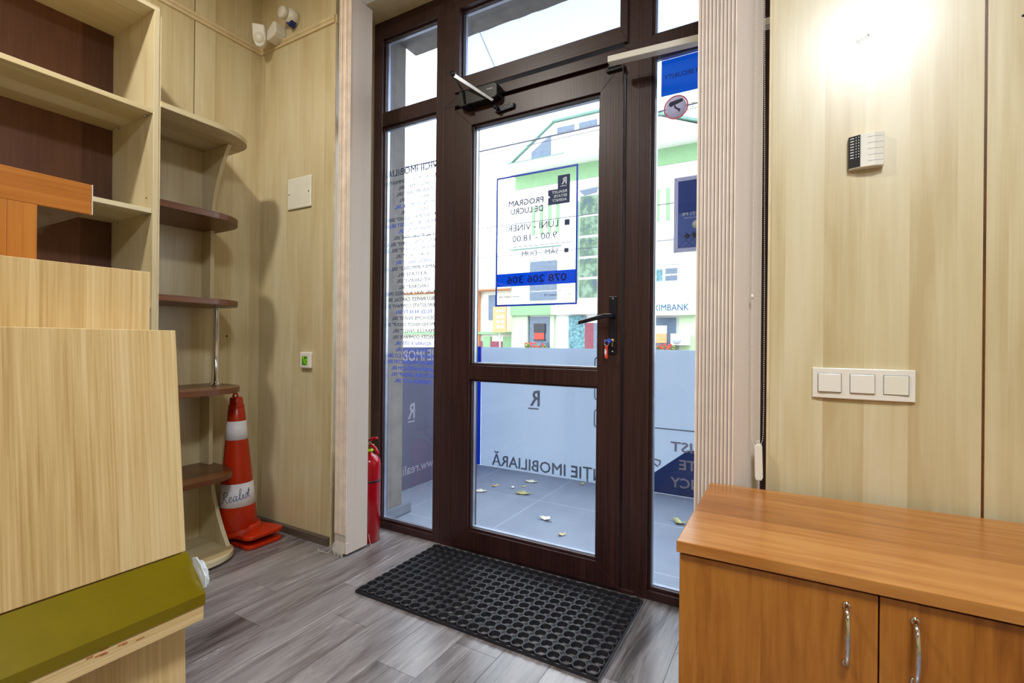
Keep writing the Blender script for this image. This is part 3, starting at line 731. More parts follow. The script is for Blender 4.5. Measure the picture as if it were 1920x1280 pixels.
b = MB(); b.tube([(ex[0]+0.02+0.010*math.cos(i*math.pi/8), ex[1]-0.016, 0.492+0.008*math.sin(i*math.pi/8)) for i in range(16)], 0.0015, 6, closed=True); b.build('safety_pin', 'steel', fe)

# ================================================================== WALL DEVICES, front wall left
ms = empty('motion_sensor', (-2.44, YF, 2.62), 'white motion detector on a corner bracket just above the moulding', 'motion sensor')
b = MB()
rot = Matrix.Translation((-2.412, 1.550, 2.580)) @ Matrix.Rotation(R(38), 4, 'Z') @ Matrix.Rotation(R(12), 4, 'X')
def sh(b, poly, y0, y1, bev, mt): b.prism(poly, 'y', y0, y1, bev, mat=mt)
sh(b, [(-0.032, 0.055), (0.028, 0.050), (0.032, -0.02), (0.020, -0.048), (0, -0.058), (-0.020, -0.052), (-0.032, -0.02)], -0.022, 0.016, 0.006, rot)
b.build('sensor_head', 'white', ms)
b = MB(); bb = bmesh.new(); bmesh.ops.create_uvsphere(bb, u_segments=20, v_segments=12, radius=0.026)
bb.transform(rot @ Matrix.Translation((0, -0.018, -0.014)) @ Matrix.Diagonal((1, 0.55, 1.05, 1))); b._merge(bb, True); b.build('lens', 'offwhite', ms)
b = MB(); b.prism([(-2.40, 2.585), (-2.385, 2.612), (-2.335, 2.650), (-2.315, 2.638), (-2.312, 2.588), (-2.330, 2.570), (-2.385, 2.558)], 'y', 1.568, YF-0.0003, 0.006); b.build('bracket', 'white', ms)
sr = empty('gas_detector', (-2.283, YF, 2.67), 'round white wall detector with a dark blue tip beneath it, up near the ceiling', 'detector')
b = MB(); b.lathe([(0.034, YF-0.0003), (0.036, YF-0.02), (0.034, YF-0.045)], (-2.236, 0, 2.655), 8, 'y'); b.build('housing', 'offwhite', sr)
b = MB(); b.lathe([(0.026, 1.585), (0.030, 1.580), (0.030, 1.565), (0.025, 1.560)], (-2.262, 0, 2.668), 28, 'y'); b.build('front_disc', 'white', sr)
b = MB(); b.prism([(-2.262, 2.630), (-2.216, 2.628), (-2.240, 2.602)], 'y', 1.59, 1.622, 0.003); b.build('blue_tip', 'navy', sr)
jp = empty('cover_plate', (-2.185, YF, 1.67), 'square off-white blanking plate with two screws on the left front panel', 'plate')
b = MB(); b.box(-2.278, -2.094, YF-0.010, YF-0.0002, 1.672, 1.832, 0.005); b.build('plate', 'offwhite', jp)
for x0 in (-2.262, -2.110):
    b = MB(); b.lathe([(0.0035, YF-0.0112), (0.0035, YF-0.009)], (x0, 0, 1.75), 10, 'y'); b.build('screw', 'gasket', jp)
th = empty('thermostat', (-2.115, YF, 0.86), 'small white room thermostat with a glowing green display', 'thermostat')
b = MB(); b.box(-2.156, -2.076, YF-0.018, YF-0.0002, 0.858, 0.940, 0.006); b.build('housing', 'white', th)
t = NT('lcd_display'); em = t.n('ShaderNodeEmission'); tcn = t.n('ShaderNodeTexCoord').outputs['Object']
nn = t.noise(tcn, 90, 1)
t.l(t.ramp(nn, [(0.47, rgb(96, 150, 20)), (0.5, rgb(40, 90, 20))]), em.inputs[0]); em.inputs[1].default_value = 1.0; t.l(em.outputs[0], t.out.inputs[0]); M['lcd'] = t.m
b = MB(); b.box(-2.136, -2.098, YF-0.0188, YF-0.0175, 0.874, 0.918); b.build('display', 'lcd', th)

# ================================================================== WALL DEVICES, front wall right
kp = empty('alarm_keypad', (0.172, YF, 1.48), 'white and black alarm keypad on the right wall panel, above the light switches', 'keypad')
b = MB(); b.prism([(0.135, YF-0.0003), (0.135, YF-0.016), (0.160, YF-0.026), (0.19, YF-0.028), (0.212, YF-0.022), (0.212, YF-0.0003)], 'z', 1.480, 1.570, 0.0015); b.build('housing', 'white', kp)
b = MB(); b.prism([(0.1335, YF-0.002), (0.1340, YF-0.0175), (0.1595, YF-0.0275), (0.1595, YF-0.0255), (0.1355, YF-0.0155), (0.1355, YF-0.002)], 'z', 1.483, 1.568); pn = b.build('front_panel', 'black', kp)
b = MB()
for i in range(8):
    z = 1.508+i*0.0075
    for t0, t1 in ((0.15, 0.45), (0.6, 0.68), (0.82, 0.9)):
        xa = 0.134+0.0255*t0; xb = 0.134+0.0255*t1; ya = YF-0.0178-0.010*t0; yb = YF-0.0178-0.010*t1
        b.prism([(xa, ya), (xb, yb), (xb, yb-0.0006), (xa, ya-0.0006)], 'z', z, z+0.002)
b.build('key_marks', 'paper', pn)
b = MB()
for i in range(5): b.prism([(0.176, YF-0.0276), (0.190, YF-0.0283), (0.2105, YF-0.0226), (0.2105, YF-0.021), (0.19, YF-0.0265), (0.176, YF-0.026)], 'z', 1.494+i*0.016, 1.4946+i*0.016)
b.build('cover_grooves', 'plinth', kp)
ls = empty('light_switch', (0.168, YF, 0.855), 'white triple light switch frame with three rockers on the right wall', 'light switch')
b = MB(); b.prism([(0.055, YF-0.0003), (0.055, YF-0.008), (0.095, YF-0.011), (0.17, YF-0.0115), (0.245, YF-0.011), (0.284, YF-0.008), (0.284, YF-0.0003)], 'z', 0.853, 0.937, 0.002); b.build('frame', 'white', ls)
rx = [(0.069, 0.122), (0.143, 0.197), (0.217, 0.269)]
for i, (a, c) in enumerate(rx):
    b = MB(); tl_ = 0.003 if i < 2 else 0.0
    b.prism([(YF-0.010, 0.871), (YF-0.0135-tl_, 0.871), (YF-0.0145, 0.921), (YF-0.010, 0.921)], 'x', a, c, 0.0012); rk = b.build('rocker', 'white' if i < 2 else 'offwhite', ls)
    b = MB(); ring(b, a-0.0012, c+0.0012, 0.8698, 0.9222, 0.0012, YF-0.0122, YF-0.011); b.build('rocker_gap', 'plinth', ls)
b = MB()
for i in range(16):
    x0 = 0.150+i*0.0019; dz = 0.004*math.sin(i*1.3); b.box(x0, x0+0.0008, YF-0.0012, YF+0.0005, 1.828+dz+i*0.0006, 1.838+dz*0.5+i*0.0007)
b.lathe([(0.0022, YF-0.0015), (0.0022, YF+0.001)], (0.178, 0, 1.846), 8, 'y')
tag(b.build('wall_scar', 'bggrey', origin='base'), 'scraped patch with a screw hole near the top of the right wall panel', 'wall scar')
b = MB(); b.lathe([(0.003, YF-0.001), (0.003, YF+0.001)], (0.482, 0, 1.80), 8, 'y')
tag(b.build('drill_hole', 'gasket', origin='base'), 'single tiny dark hole at the upper right edge of the wall', 'hole')

# ================================================================== LOW CABINET
cb = empty('low_cabinet', (0.4, 1.35, 0), 'low orange-brown wooden cabinet with two chrome-handled doors under the switches', 'cabinet')
CT = 0.586
b = MB(); b.prism([(-0.205, 1.066), (1.10, 1.066), (1.10, 1.622), (-0.205, 1.565)], 'z', CT-0.024, CT, 0.0015); b.build('top_panel', 'alder_x', cb)
b = MB(); b.box(-0.200, -0.184, 1.095, 1.56, 0.0, CT-0.0242, 0.0006); b.build('side_panel', 'alder', cb)
b = MB(); b.box(1.075, 1.091, 1.095, 1.60, 0.0, CT-0.0242, 0.0006); b.build('side_panel', 'alder', cb)
b = MB(); b.box(-0.1835, 1.0745, 1.12, 1.136, 0.0, 0.05); b.build('plinth_board', 'alder', cb)
b = MB(); b.box(-0.1835, 1.0745, 1.545, 1.555, 0.05, CT-0.0242); b.build('back_panel', 'alder', cb)
b = MB(); b.box(-0.1835, 1.0745, 1.10, 1.545, CT-0.04, CT-0.0242); b.build('top_rail', 'gasket', cb)
def handle(parent, xc, zt, zb, y):
    b = MB(); n = 14; pts = []
    for i in range(n+1):
        t_ = i/n; pts.append((xc, y-0.006-0.024*math.sin(math.pi*t_)**0.55, zt+(zb-zt)*t_))
    pts = [(xc, y, zt)]+pts+[(xc, y, zb)]
    b.tube(pts, 0.0042, 10); 
    for z in (zt, zb): b.lathe([(0.007, y), (0.006, y-0.004)], (xc, 0, z), 12, 'y')
    return b.build('handle', 'chrome', parent)
for x0, x1, xh in ((-0.200, 0.139, 0.0925), (0.1415, 0.480, 0.190), (0.4825, 1.09, 0.80)):
    b = MB(); b.box(x0, x1, 1.076, 1.0935, 0.035, CT-0.030, 0.0008); dd = b.build('door', 'alder', cb); handle(dd, xh, 0.528, 0.424, 1.076)

# ================================================================== RECEPTION COUNTER (left foreground)
rc = empty('reception_counter', (-1.1, -0.2, 0), 'light oak reception counter with a slanted olive-gold strip, in the left foreground', 'counter')
ya, yb = -1.3, 0.505
b = MB(); b.prism([(-1.049, 1.016), (-1.003, 0.594), (-1.021, 0.594), (-1.067, 1.016)], 'y', ya, yb, 0.001); b.build('front_panel', 'oak', rc)
b = MB(); b.prism([(-1.002, 0.592), (-0.937, 0.530), (-0.937, 0.510), (-0.9385, 0.509), (-0.9385, 0.528), (-1.003, 0.590)], 'y', ya, yb+0.0015); b.build('accent_strip', 'gold', rc)
b = MB(); b.prism([(-1.019, 0.592), (-1.0045, 0.590), (-0.9390, 0.527), (-0.9390, 0.482), (-1.019, 0.482)], 'y', ya, yb, 0.0008); b.build('ledge', 'oak_y', rc)
b = MB(); b.prism([(-0.996, 0.4815), (-0.975, 0.0), (-0.993, 0.0), (-1.014, 0.4815)], 'y', ya, yb-0.004, 0.0008); b.build('lower_panel', 'oak', rc)
b = MB(); b.box(-1.40, -1.152, ya, yb-0.002, 0.0, 1.0, 0.001); b.box(-1.1515, -1.068, ya, yb-0.004, 0.0, 0.47); b.build('counter_carcass', 'oak', rc)
b = MB(); b.box(-1.168, -1.150, ya, yb, 1.0005, 1.137, 0.001); b.build('upper_panel', 'oak', rc)
b = MB(); b.box(-1.1495, -1.068, ya, yb-0.001, 0.985, 1.001, 0.001); b.build('countertop', 'oak_y', rc)
b = MB(); random.seed(5)
b.prism([(-0.986, 0.584), (-0.972, 0.588), (-0.955, 0.578), (-0.940, 0.560), (-0.938, 0.540), (-0.946, 0.534), (-0.958, 0.548), (-0.975, 0.560)], 'y', yb+0.002, yb+0.005, 0.001)
bb = bmesh.new(); bmesh.ops.create_icosphere(bb, subdivisions=3, radius=1.0)
for v in bb.verts:
    f_ = 1+random.uniform(-0.10, 0.10); v.co = Vector((-0.956+v.co.x*0.017*f_+v.co.z*-0.008, yb+0.007+v.co.y*0.006*f_, 0.560+v.co.z*0.022*f_))
b._merge(bb)
b.build('torn_tape', 'tape', rc)
b = MB(); random.seed(3)
for i in range(7):
    y_ = 0.36+random.uniform(-0.03, 0.05); z_ = 0.495+random.uniform(-0.005, 0.012); b.box(-0.9392, -0.9384, y_, y_+0.006+0.01*random.random(), z_, z_+0.002)
b.build('scuff_marks', 'rust', rc)

# orange hutch standing behind the counter
hu = empty('desk_hutch', (-1.68, 0.1, 0), 'orange beech desk hutch behind the reception counter, cut by the left edge', 'hutch')
b = MB(); b.box(-1.515, -1.50, -0.9, 0.530, 1.304, 1.377, 0.001); fr_ = b.build('front_rail', 'orange_y', hu)
b = MB(); b.box(-1.516, -1.4992, 0.5302, 0.5325, 1.3035, 1.3775, 0.0008); b.build('end_edging', 'offwhite', hu)
b = MB(); b.box(-1.845, -1.5155, -0.9, 0.529, 1.359, 1.376, 0.001); b.build('top_panel', 'brown', hu)
b = MB(); b.box(-1.845, -1.5155, -0.9, 0.529, 1.306, 1.320, 0.001); b.build('bottom_panel', 'brown', hu)
b = MB(); b.box(-1.845, -1.829, -0.9, 0.529, 1.3205, 1.3585, 0.001); b.build('back_rail', 'orange_y', hu)
b = MB(); b.box(-1.845, -1.5155, 0.395, 0.428, 0.0, 1.3055, 0.001); b.build('side_panel', 'orange', hu)
b = MB(); b.box(-1.515, -1.498, -0.9, 0.380, 0.0, 1.3035, 0.001); b.build('front_board', 'orange', hu)
b = MB(); b.box(-1.515, -1.499, 0.3805, 0.430, 0.0, 1.3035, 0.001); b.build('front_stile', 'orange', hu)
# peeling clear tape under the hutch
b = MB(); b.prism([(0.445, 1.305), (0.475, 1.305), (0.468, 1.27), (0.452, 1.245), (0.448, 1.252)], 'x', -1.56, -1.5592)
tag(b.build('adhesive_tape', 'glass', origin='base'), 'strip of clear tape peeling down from under the orange hutch', 'tape')

# ================================================================== DOOR MAT
def oct_ring(bm_, cx, cy, ro, ri, cut, z0, z1):
    def octo(h, c): return [(h, c), (c, h), (-c, h), (-h, c), (-h, -c), (-c, -h), (c, -h), (h, -c)]
    lv = [(ro, z0), (ro, z1-0.002), (ro-0.0008, z1), (ri+0.001, z1), (ri, z1-0.003), (ri-0.001, z1-0.010), (ri+0.0005, z0)]
    rings = []
    for h, z in lv:
        c = h*cut; rings.append([bm_.verts.new((cx+u, cy+v_, z)) for u, v_ in octo(h, c)])
    for i in range(len(rings)):
        A, B = rings[i], rings[(i+1) % len(rings)]
        for k_ in range(8): bm_.faces.new((A[k_], A[(k_+1) % 8], B[(k_+1) % 8], B[k_]))
b = MB(); NX, NY = 23, 12
mx0, mx1, my0, my1 = -1.487, -0.487, 1.383, 1.883
px_, py_ = (mx1-mx0)/NX, (my1-my0)/NY
for i in range(NX):
    for j in range(NY):
        oct_ring(b.bm, mx0+(i+0.5)*px_, my0+(j+0.5)*py_, px_/2-0.0003, px_/2-0.0042, 0.52, 0.0005, 0.018)
for f in b.bm.faces: f.smooth = False
# small round studs between cells
for i in range(1, NX):
    for j in range(1, NY):
        cx, cy = mx0+i*px_, my0+j*py_
        b.lathe([(0.0085, 0.0005), (0.0085, 0.0165), (0.0055, 0.0170), (0.0050, 0.0120)], (cx, cy, 0), 8)
bmesh.ops.recalc_face_normals(b.bm, faces=b.bm.faces[:])
sk = 0.0
b.box(mx0-0.004, mx1+0.004, my0-0.004, my0-0.0005, 0.0005, 0.012); b.box(mx0-0.004, mx1+0.004, my1+0.0005, my1+0.004, 0.0005, 0.012)
b.box(mx0-0.004, mx0-0.0005, my0, my1, 0.0005, 0.012); b.box(mx1+0.0005, mx1+0.004, my0, my1, 0.0005, 0.012)
tag(b.build('door_mat', 'rubber', origin='base'), 'black rubber honeycomb door mat on the floor in front of the door', 'mat')

# ================================================================== LETTERING ON THE GLASS
GY = 1.985
cl = empty('window_decal', (-1.735, GY, 0.75), 'mirrored company list lettering on the left sidelight, some lines painted front-lit blue', 'window lettering')
b = MB(); b.text('SERVICII IMOBILIARE', (-1.500, GY, 1.895), 0.036, width=0.490, mirror=True, bold=0.012)
b.build('title', 'ink', cl)
lines = ['MONDIAL IMOBIL COMPANY S', 'GENIUSMIH" SRL', 'IDEALIMOBIL" SRL', 'ARH-CODE" SRL', 'MONDIALIMOBIL SRL', 'PAIUGCO" SRL', 'REAL BUSINESS LAND" SRL', 'LIRA ESTATE INVEST SRL', 'MARKSTRONG SRL', 'VGL IMOBILIARE SRL', 'CONSULTING DAMIS" SRL', 'PROGRESS ESTATE" SRL', 'DAVIKO GRUP" SRL', 'GRAND REALTY SRL', 'FAMILY IMMOBILE" SRL', '- A ESTATE SRL', 'XIT GARANT" SRL', 'LANDRISE" SRL', 'GENIAL WAY BUSINESS SRL', 'DUBLU INVEST CAPITAL SRL', 'OTHERS ESTATE COMPANY SRL', 'ELIZE-REALTY SRL', 'DESIHOME INVEST SRL', 'APAMOND INVEST GROUP" SRL', 'MAXCEB INVEST" SRL', 'VICITY COMPANY SRL', 'ADVANCE SITE SRL']
blue_l = ['TEAM SUCCES SRL', 'FIDUCIA INVEST & CO SRL', 'IMOBILIAR MANDRECOM SRL', 'LAMURA INTERCOM SRL', 'VICTORIA GROUP" SRL', 'PREMIER LUX" SRL']
z = 1.850; bA, bB = MB(), MB()
blue_idx = {4, 7, 8, 13, 21, 26}
for i, s_ in enumerate(lines+blue_l):
    bb_ = bB if (i >= len(lines) or i in blue_idx) else bA
    bb_.text(s_, (-1.738, GY, z), 0.0185, width=min(0.43, len(s_)*0.0158), align='C', mirror=True, bold=0.012)
    z -= 0.0335
bA.build('dark_lines', 'ink', cl); bB.build('front_lit_lines', 'inklit', cl)

PY = 1.964
op = empty('opening_hours_decal', (-1.006, PY, 1.16), 'mirrored opening hours decal in a blue frame on the door glass', 'window lettering')
b = MB(); ring(b, -1.213, -0.800, 1.166, 1.772, 0.0085, PY, PY+0.0012); b.build('border', 'blue', op)
b = MB(); b.box(-1.2045, -0.8085, PY+0.0001, PY+0.0012, 1.258, 1.318); b.build('blue_band', 'bandfilm', op)
b = MB(); b.text('078 206 306', (-0.85, PY-0.0008, 1.272), 0.032, width=0.30, mirror=True, bold=0.01); b.build('phone_number', 'bandtext', op)
b = MB(); b.text('PROGRAM', (-0.965, PY, 1.628), 0.026, width=0.180, mirror=True, bold=0.02); b.text('DE LUCRU', (-0.967, PY, 1.590), 0.026, width=0.166, mirror=True, bold=0.02); b.build('heading', 'ink', op)
b = MB(); b.text('LUNI - VINERI', (-0.892, PY, 1.512), 0.029, width=0.265, mirror=True, bold=-0.008); b.text('9:00 - 18:00', (-0.898, PY, 1.462), 0.029, width=0.225, mirror=True); b.text('SÂM. - DUM.', (-0.890, PY, 1.392), 0.023, width=0.190, mirror=True, bold=-0.008)
b.text('ZI DE ODIHNA', (-0.90, PY, 1.362), 0.012, width=0.135, mirror=True)
b.text('str. M.', (-0.845, PY, 1.226), 0.009, width=0.05, mirror=True); b.text('Kogălniceanu 73', (-0.832, PY, 1.207), 0.009, width=0.125, mirror=True); b.text('www.realist.md', (-1.083, PY, 1.206), 0.011, width=0.108, mirror=True)
b.box(-1.138, -0.824, PY, PY+0.001, 1.437, 1.4395)
b.build('hours_text', 'ink', op)
b = MB(); b.box(-0.862, -0.838, PY, PY+0.001, 1.513, 1.538); b.build('bullet', 'ink', op)
b = MB(); b.box(-0.862, -0.842, PY, PY+0.001, 1.394, 1.413); b.build('bullet', 'ink', op)
b = MB(); b.prism([(-0.896, 1.735), (-0.838, 1.735), (-0.838, 1.610), (-0.943, 1.610), (-0.943, 1.640), (-0.932, 1.645), (-0.943, 1.652), (-0.943, 1.677), (-0.896, 1.677)], 'y', PY, PY+0.001); lg = b.build('logo_shape', 'ink', op)
b = MB(); b.text('R', (-0.853, PY-0.0006, 1.695), 0.028, mirror=True, bold=0.03); b.box(-0.882, -0.854, PY-0.001, PY-0.0002, 1.685, 1.688)
for s_, z_, w_ in (('REALIST', 1.658, 0.072), ('ESTATE', 1.640, 0.062), ('AGENCY', 1.622, 0.070)): b.text(s_, (-0.852, PY-0.0006, z_), 0.011, width=w_, mirror=True, bold=0.02)
b.build('logo_lettering', 'paper', lg)

sb = empty('security_decal', (-0.39, GY, 1.98), 'blue rectangular security decal at the top of the right sidelight', 'sticker')
b = MB(); b.box(-0.457, -0.30, GY, GY+0.0015, 1.985, 2.128); b.build('blue_panel', 'bluesign', sb)
b = MB(); b.text('EM SECURITY', (-0.295, GY-0.0008, 2.05), 0.017, width=0.15, mirror=True, bold=0.01); b.build('lettering', 'navyfilm', sb)
cs = empty('camera_decal', (-0.399, GY, 1.88), 'round pinkish decal with a surveillance camera below the blue decal', 'sticker')
b = MB(); b.lathe([(0.0405, GY), (0.0475, GY), (0.0475, GY+0.001), (0.0405, GY+0.001)], (-0.399, 0, 1.932), 40, 'y', closed=True); b.build('ring', 'campink', cs)
b = MB(); b.lathe([(0.040, GY+0.0002), (0.040, GY+0.001)], (-0.399, 0, 1.932), 40, 'y'); b.build('disc', 'camgrey', cs)
b = MB(); b.prism([(-0.427, 1.943), (-0.423, 1.955), (-0.375, 1.962), (-0.372, 1.950), (-0.405, 1.940)], 'y', GY-0.0016, GY-0.0009); b.prism([(-0.402, 1.940), (-0.395, 1.928), (-0.382, 1.922), (-0.384, 1.912), (-0.390, 1.912), (-0.391, 1.919), (-0.40, 1.924), (-0.408, 1.937)], 'y', GY-0.0016, GY-0.0009)
b.lathe([(0.008, GY-0.0018), (0.008, GY-0.001)], (-0.417, 0, 1.944), 16, 'y'); b.build('camera_drawing', 'ink', cs)
po = empty('sidelight_poster', (-0.33, GY, 1.36), 'grey-bordered dark blue poster on the right sidelight, half behind the blind', 'poster')
b = MB(); ring(b, -0.403, -0.20, 1.358, 1.652, 0.016, GY, GY+0.0015); b.build('border', 'posterfilm', po)
b = MB(); b.box(-0.387, -0.216, GY, GY+0.0014, 1.51, 1.636); b.build('top_field', 'posternavy', po)
b = MB(); b.box(-0.387, -0.216, GY, GY+0.0014, 1.374, 1.51); b.build('lower_field', 'posterblue', po)
b = MB(); b.text('URMĂRIȚI PE', (-0.235, GY-0.0008, 1.500), 0.0105, width=0.137, mirror=True, bold=0.01); b.text('rețelele sociale', (-0.255, GY-0.0008, 1.488), 0.005, width=0.11, mirror=True); b.lathe([(0.016, GY-0.001), (0.016, GY)], (-0.318, 0, 1.462), 24, 'y'); b.build('poster_lettering', 'paper', po)
b = MB()
for i in range(7):
    x0 = -0.387+i*0.026
    b.tube([(x0, GY-0.0004, 1.376), (min(x0+0.06, -0.217), GY-0.0004, 1.376+min(0.06, -0.217-x0))], 0.0006, 4)
    b.tube([(x0, GY-0.0004, 1.435), (min(x0+0.055, -0.217), GY-0.0004, 1.435-min(0.055, -0.217-x0))], 0.0006, 4)
for xc in (-0.352, -0.325): b.prism([(xc-0.012, 1.420), (xc, 1.432), (xc+0.012, 1.420), (xc, 1.408)], 'y', GY-0.001, GY-0.0002)
b.build('lattice_pattern', 'ink', po)

# ================================================================== TERRACE PARTITIONS
PT = 0.958; PYY = 3.34
fp = empty('frosted_partition', (-0.9, PYY, 0), 'low frosted glass partition with grey mirrored lettering closing the terrace', 'partition')
b = MB()
n = 6; pts = [(1.6, 0.0), (1.6, PT), (-2.17, PT)]+[(-2.17-0.02*math.sin(R(15*i)), PT-0.02+0.02*math.cos(R(15*i))) for i in range(1, 7)]+[(-2.19, 0.0)]
b.prism(pts, 'y', PYY, PYY+0.008); b.build('frosted_sheet', 'frost', fp)
b = MB(); b.text('AGENȚIE IMOBILIARĂ', (-0.90, PYY-0.0015, 0.014), 0.083, width=1.178, mirror=True, bold=0.015); b.text('R', (-1.655, PYY-0.0015, 0.515), 0.115, mirror=True, width=0.085, bold=0.02); b.box(-1.755, -1.665, PYY-0.002, PYY-0.001, 0.486, 0.496)
for zc, s_ in ((0.665, 'f'), (0.445, 'o'), (0.885, '')):
    pass
b.build('lettering', 'frostdk', fp)
b = MB()
def rrect(xc, zc, hw, rr_=0.02):
    p = []
    for sx, sz, a0 in ((1, 1, 0), (-1, 1, 90), (-1, -1, 180), (1, -1, 270)):
        for i in range(5):
            a = R(a0+22.5*i); p.append((xc+sx*(hw-rr_)+rr_*math.cos(a), PYY-0.0015, zc+sz*(hw-rr_)+rr_*math.sin(a)))
    return p
for zc in (0.835, 0.655, 0.46): b.tube(rrect(-1.155, zc, 0.062), 0.0045, 6, closed=True)
b.tube([(-1.155+0.028*math.cos(R(a)), PYY-0.0015, 0.46+0.028*math.sin(R(a))) for a in range(0, 360, 24)], 0.0045, 6, closed=True)
b.text('f', (-1.135, PYY-0.0015, 0.61), 0.09, mirror=True, bold=0.02)
b.text('♪', (-1.135, PYY-0.0015, 0.795), 0.07, mirror=True)
b.build('social_icons', 'frostdk', fp)
b = MB(); b.prism([(-0.81, 0.0), (-0.81, 0.115), (-0.58, 0.30), (-0.2, 0.36), (0.3, 0.22), (0.3, 0.0)], 'y', PYY-0.0012, PYY-0.0003); b.build('navy_swoosh', 'navyfilm', fp)
b = MB(); b.box(-0.80, 0.1, PYY-0.0025, PYY-0.0014, 0.428, 0.436); b.box(-0.804, -0.796, PYY-0.0025, PYY-0.0014, 0.20, 0.436); b.tube([(-0.80, PYY-0.002, 0.20), (-0.77, PYY-0.002, 0.175), (-0.755, PYY-0.002, 0.19), (-0.75, PYY-0.002, 0.215)], 0.005, 6); b.tube([(-0.75, PYY-0.002, 0.215), (-0.79, PYY-0.002, 0.222)], 0.005, 6)
b.build('logo_outline', 'frostdk', fp)
b = MB()
for s_, z_ in (('REALIST', 0.290), ('ESTATE', 0.175), ('AGENCY', 0.055)): b.text(s_, (-0.30, PYY-0.0030, z_), 0.062, width=0.385 if s_ != 'ESTATE' else 0.33, mirror=True, bold=0.02)
b.build('logo_lettering', 'slatelight', fp)

sp_ = empty('side_partition', (-2.245, 2.8, 0), 'terrace side partition painted unlit dark with pale mirrored lettering beyond the left sidelight', 'partition')
b = MB(); b.box(-2.252, -2.240, 2.152, 3.16, 0, PT); b.build('unlit_slate_sheet', 'unlitslate', sp_)  # missing backlight painted in: dark film here, pale letters on it
b = MB(); b.box(-2.262, -2.232, 3.16, 3.335, 0, PT+0.004, 0.003); b.box(-2.2319, -2.192, 3.324, 3.338, 0, PT+0.004, 0.002); b.build('blue_end', 'bluefilm', sp_)
b = MB(); b.text('AGENȚIE IMOBILIARĂ', (-2.2385, 3.10, 0.865), 0.075, width=0.92, mirror=True, plane='yz', bold=0.015); b.text('R', (-2.2385, 2.585, 0.475), 0.10, mirror=True, plane='yz', width=0.07, bold=0.02); b.box(-2.2392, -2.238, 2.515, 2.585, 0.448, 0.457)
b.text('www.realist.md', (-2.2385, 2.86, 0.10), 0.062, width=0.60, mirror=True, plane='yz', bold=0.01)
b.build('lettering', 'slatelight', sp_)
# opal canopy over the terrace
cn = empty('canopy', (-0.6, 2.9, 2.6), 'pale translucent terrace canopy sheet above the door', 'canopy')
b = MB(); b.prism([(-1.74, 2.24), (1.6, 2.24), (1.6, 3.38), (-2.58, 3.38)], 'z', 3.05, 3.06); b.build('opal_sheet', 'canopy', cn)
b = MB(); b.tube([(-1.68, 2.30, 3.045), (-1.78, 2.62, 3.045), (-2.02, 3.37, 3.045)], 0.004, 6); b.build('joint_line', 'bggrey', cn)

# fallen leaves on the terrace
def leaf(name, x_, y_, size, mat, label, ang, curl=0.25):
    size *= 1.45
    b = MB(); n = 16; pts = []
    for i in range(n):
        a = 2*math.pi*i/n; r_ = size*(0.55+0.12*math.cos(3*a+1)+0.10*math.sin(5*a)); pts.append((r_*math.cos(a)*1.25, r_*math.sin(a)*0.8))
    bb = bmesh.new(); T = []
    for zt in (0.0008, 0.0):
        c0 = bb.verts.new((0, 0, zt+0.002)); ringv = [bb.verts.new((u, v_, zt+curl*(u*u+v_*v_)/size*1.2+0.002)) for u, v_ in pts]; T.append((c0, ringv))
    for c0, rv in T:
        for i in range(n): bb.faces.new((c0, rv[i], rv[(i+1) % n]))
    for i in range(n): bb.faces.new((T[0][1][i], T[1][1][i], T[1][1][(i+1) % n], T[0][1][(i+1) % n]))
    bmesh.ops.recalc_face_normals(bb, faces=bb.faces[:])
    b._merge(bb, True); b.tube([(size*0.5, 0, 0.004), (size*0.9, size*0.1, 0.006), (size*1.15, size*0.12, 0.003)], 0.0008, 5)
    o = b.build(name, mat, origin=(0, 0, 0)); o.location = (x_, y_, -0.004); o.rotation_euler[2] = ang
    return tag(o, label, 'leaf', 'fallen leaves on the terrace tiles')
leaf('fallen_leaf', -1.801, 2.744, 0.040, 'leafw', 'pale dry leaf lying furthest left on the terrace tiles', 0.3)
leaf('fallen_leaf', -1.779, 2.90, 0.026, 'leafy', 'small ochre leaf behind the leftmost pale leaf', 1.3)
leaf('fallen_leaf', -1.655, 2.93, 0.020, 'leafw', 'tiny pale leaf just left of the large yellow-green leaf', 2.2)
leaf('fallen_leaf', -1.60, 2.99, 0.018, 'leafy', 'tiny brown leaf between the small pale leaf and the far large one', 0.9)
leaf('fallen_leaf', -1.61, 3.12, 0.042, 'leafw', 'large pale leaf at the back near the frosted partition', 0.1)
leaf('fallen_leaf', -1.533, 2.85, 0.048, 'leafgr', 'yellow-green leaf with a stem in the middle of the terrace', 0.2)
leaf('fallen_leaf', -1.193, 2.50, 0.036, 'leafw', 'whitish curled leaf in the lower half of the door glass', -0.4, 0.5)
leaf('fallen_leaf', -1.027, 2.34, 0.020, 'leafy', 'small tan leaf nearest to the door', 0.8, 0.6)
leaf('fallen_leaf', -1.277, 3.26, 0.022, 'leafy', 'small dark leaf at the foot of the partition on the right', 1.9)
leaf('fallen_leaf', -0.53, 2.84, 0.040, 'leafgr', 'olive leaf seen through the right sidelight', 2.6, 0.5)

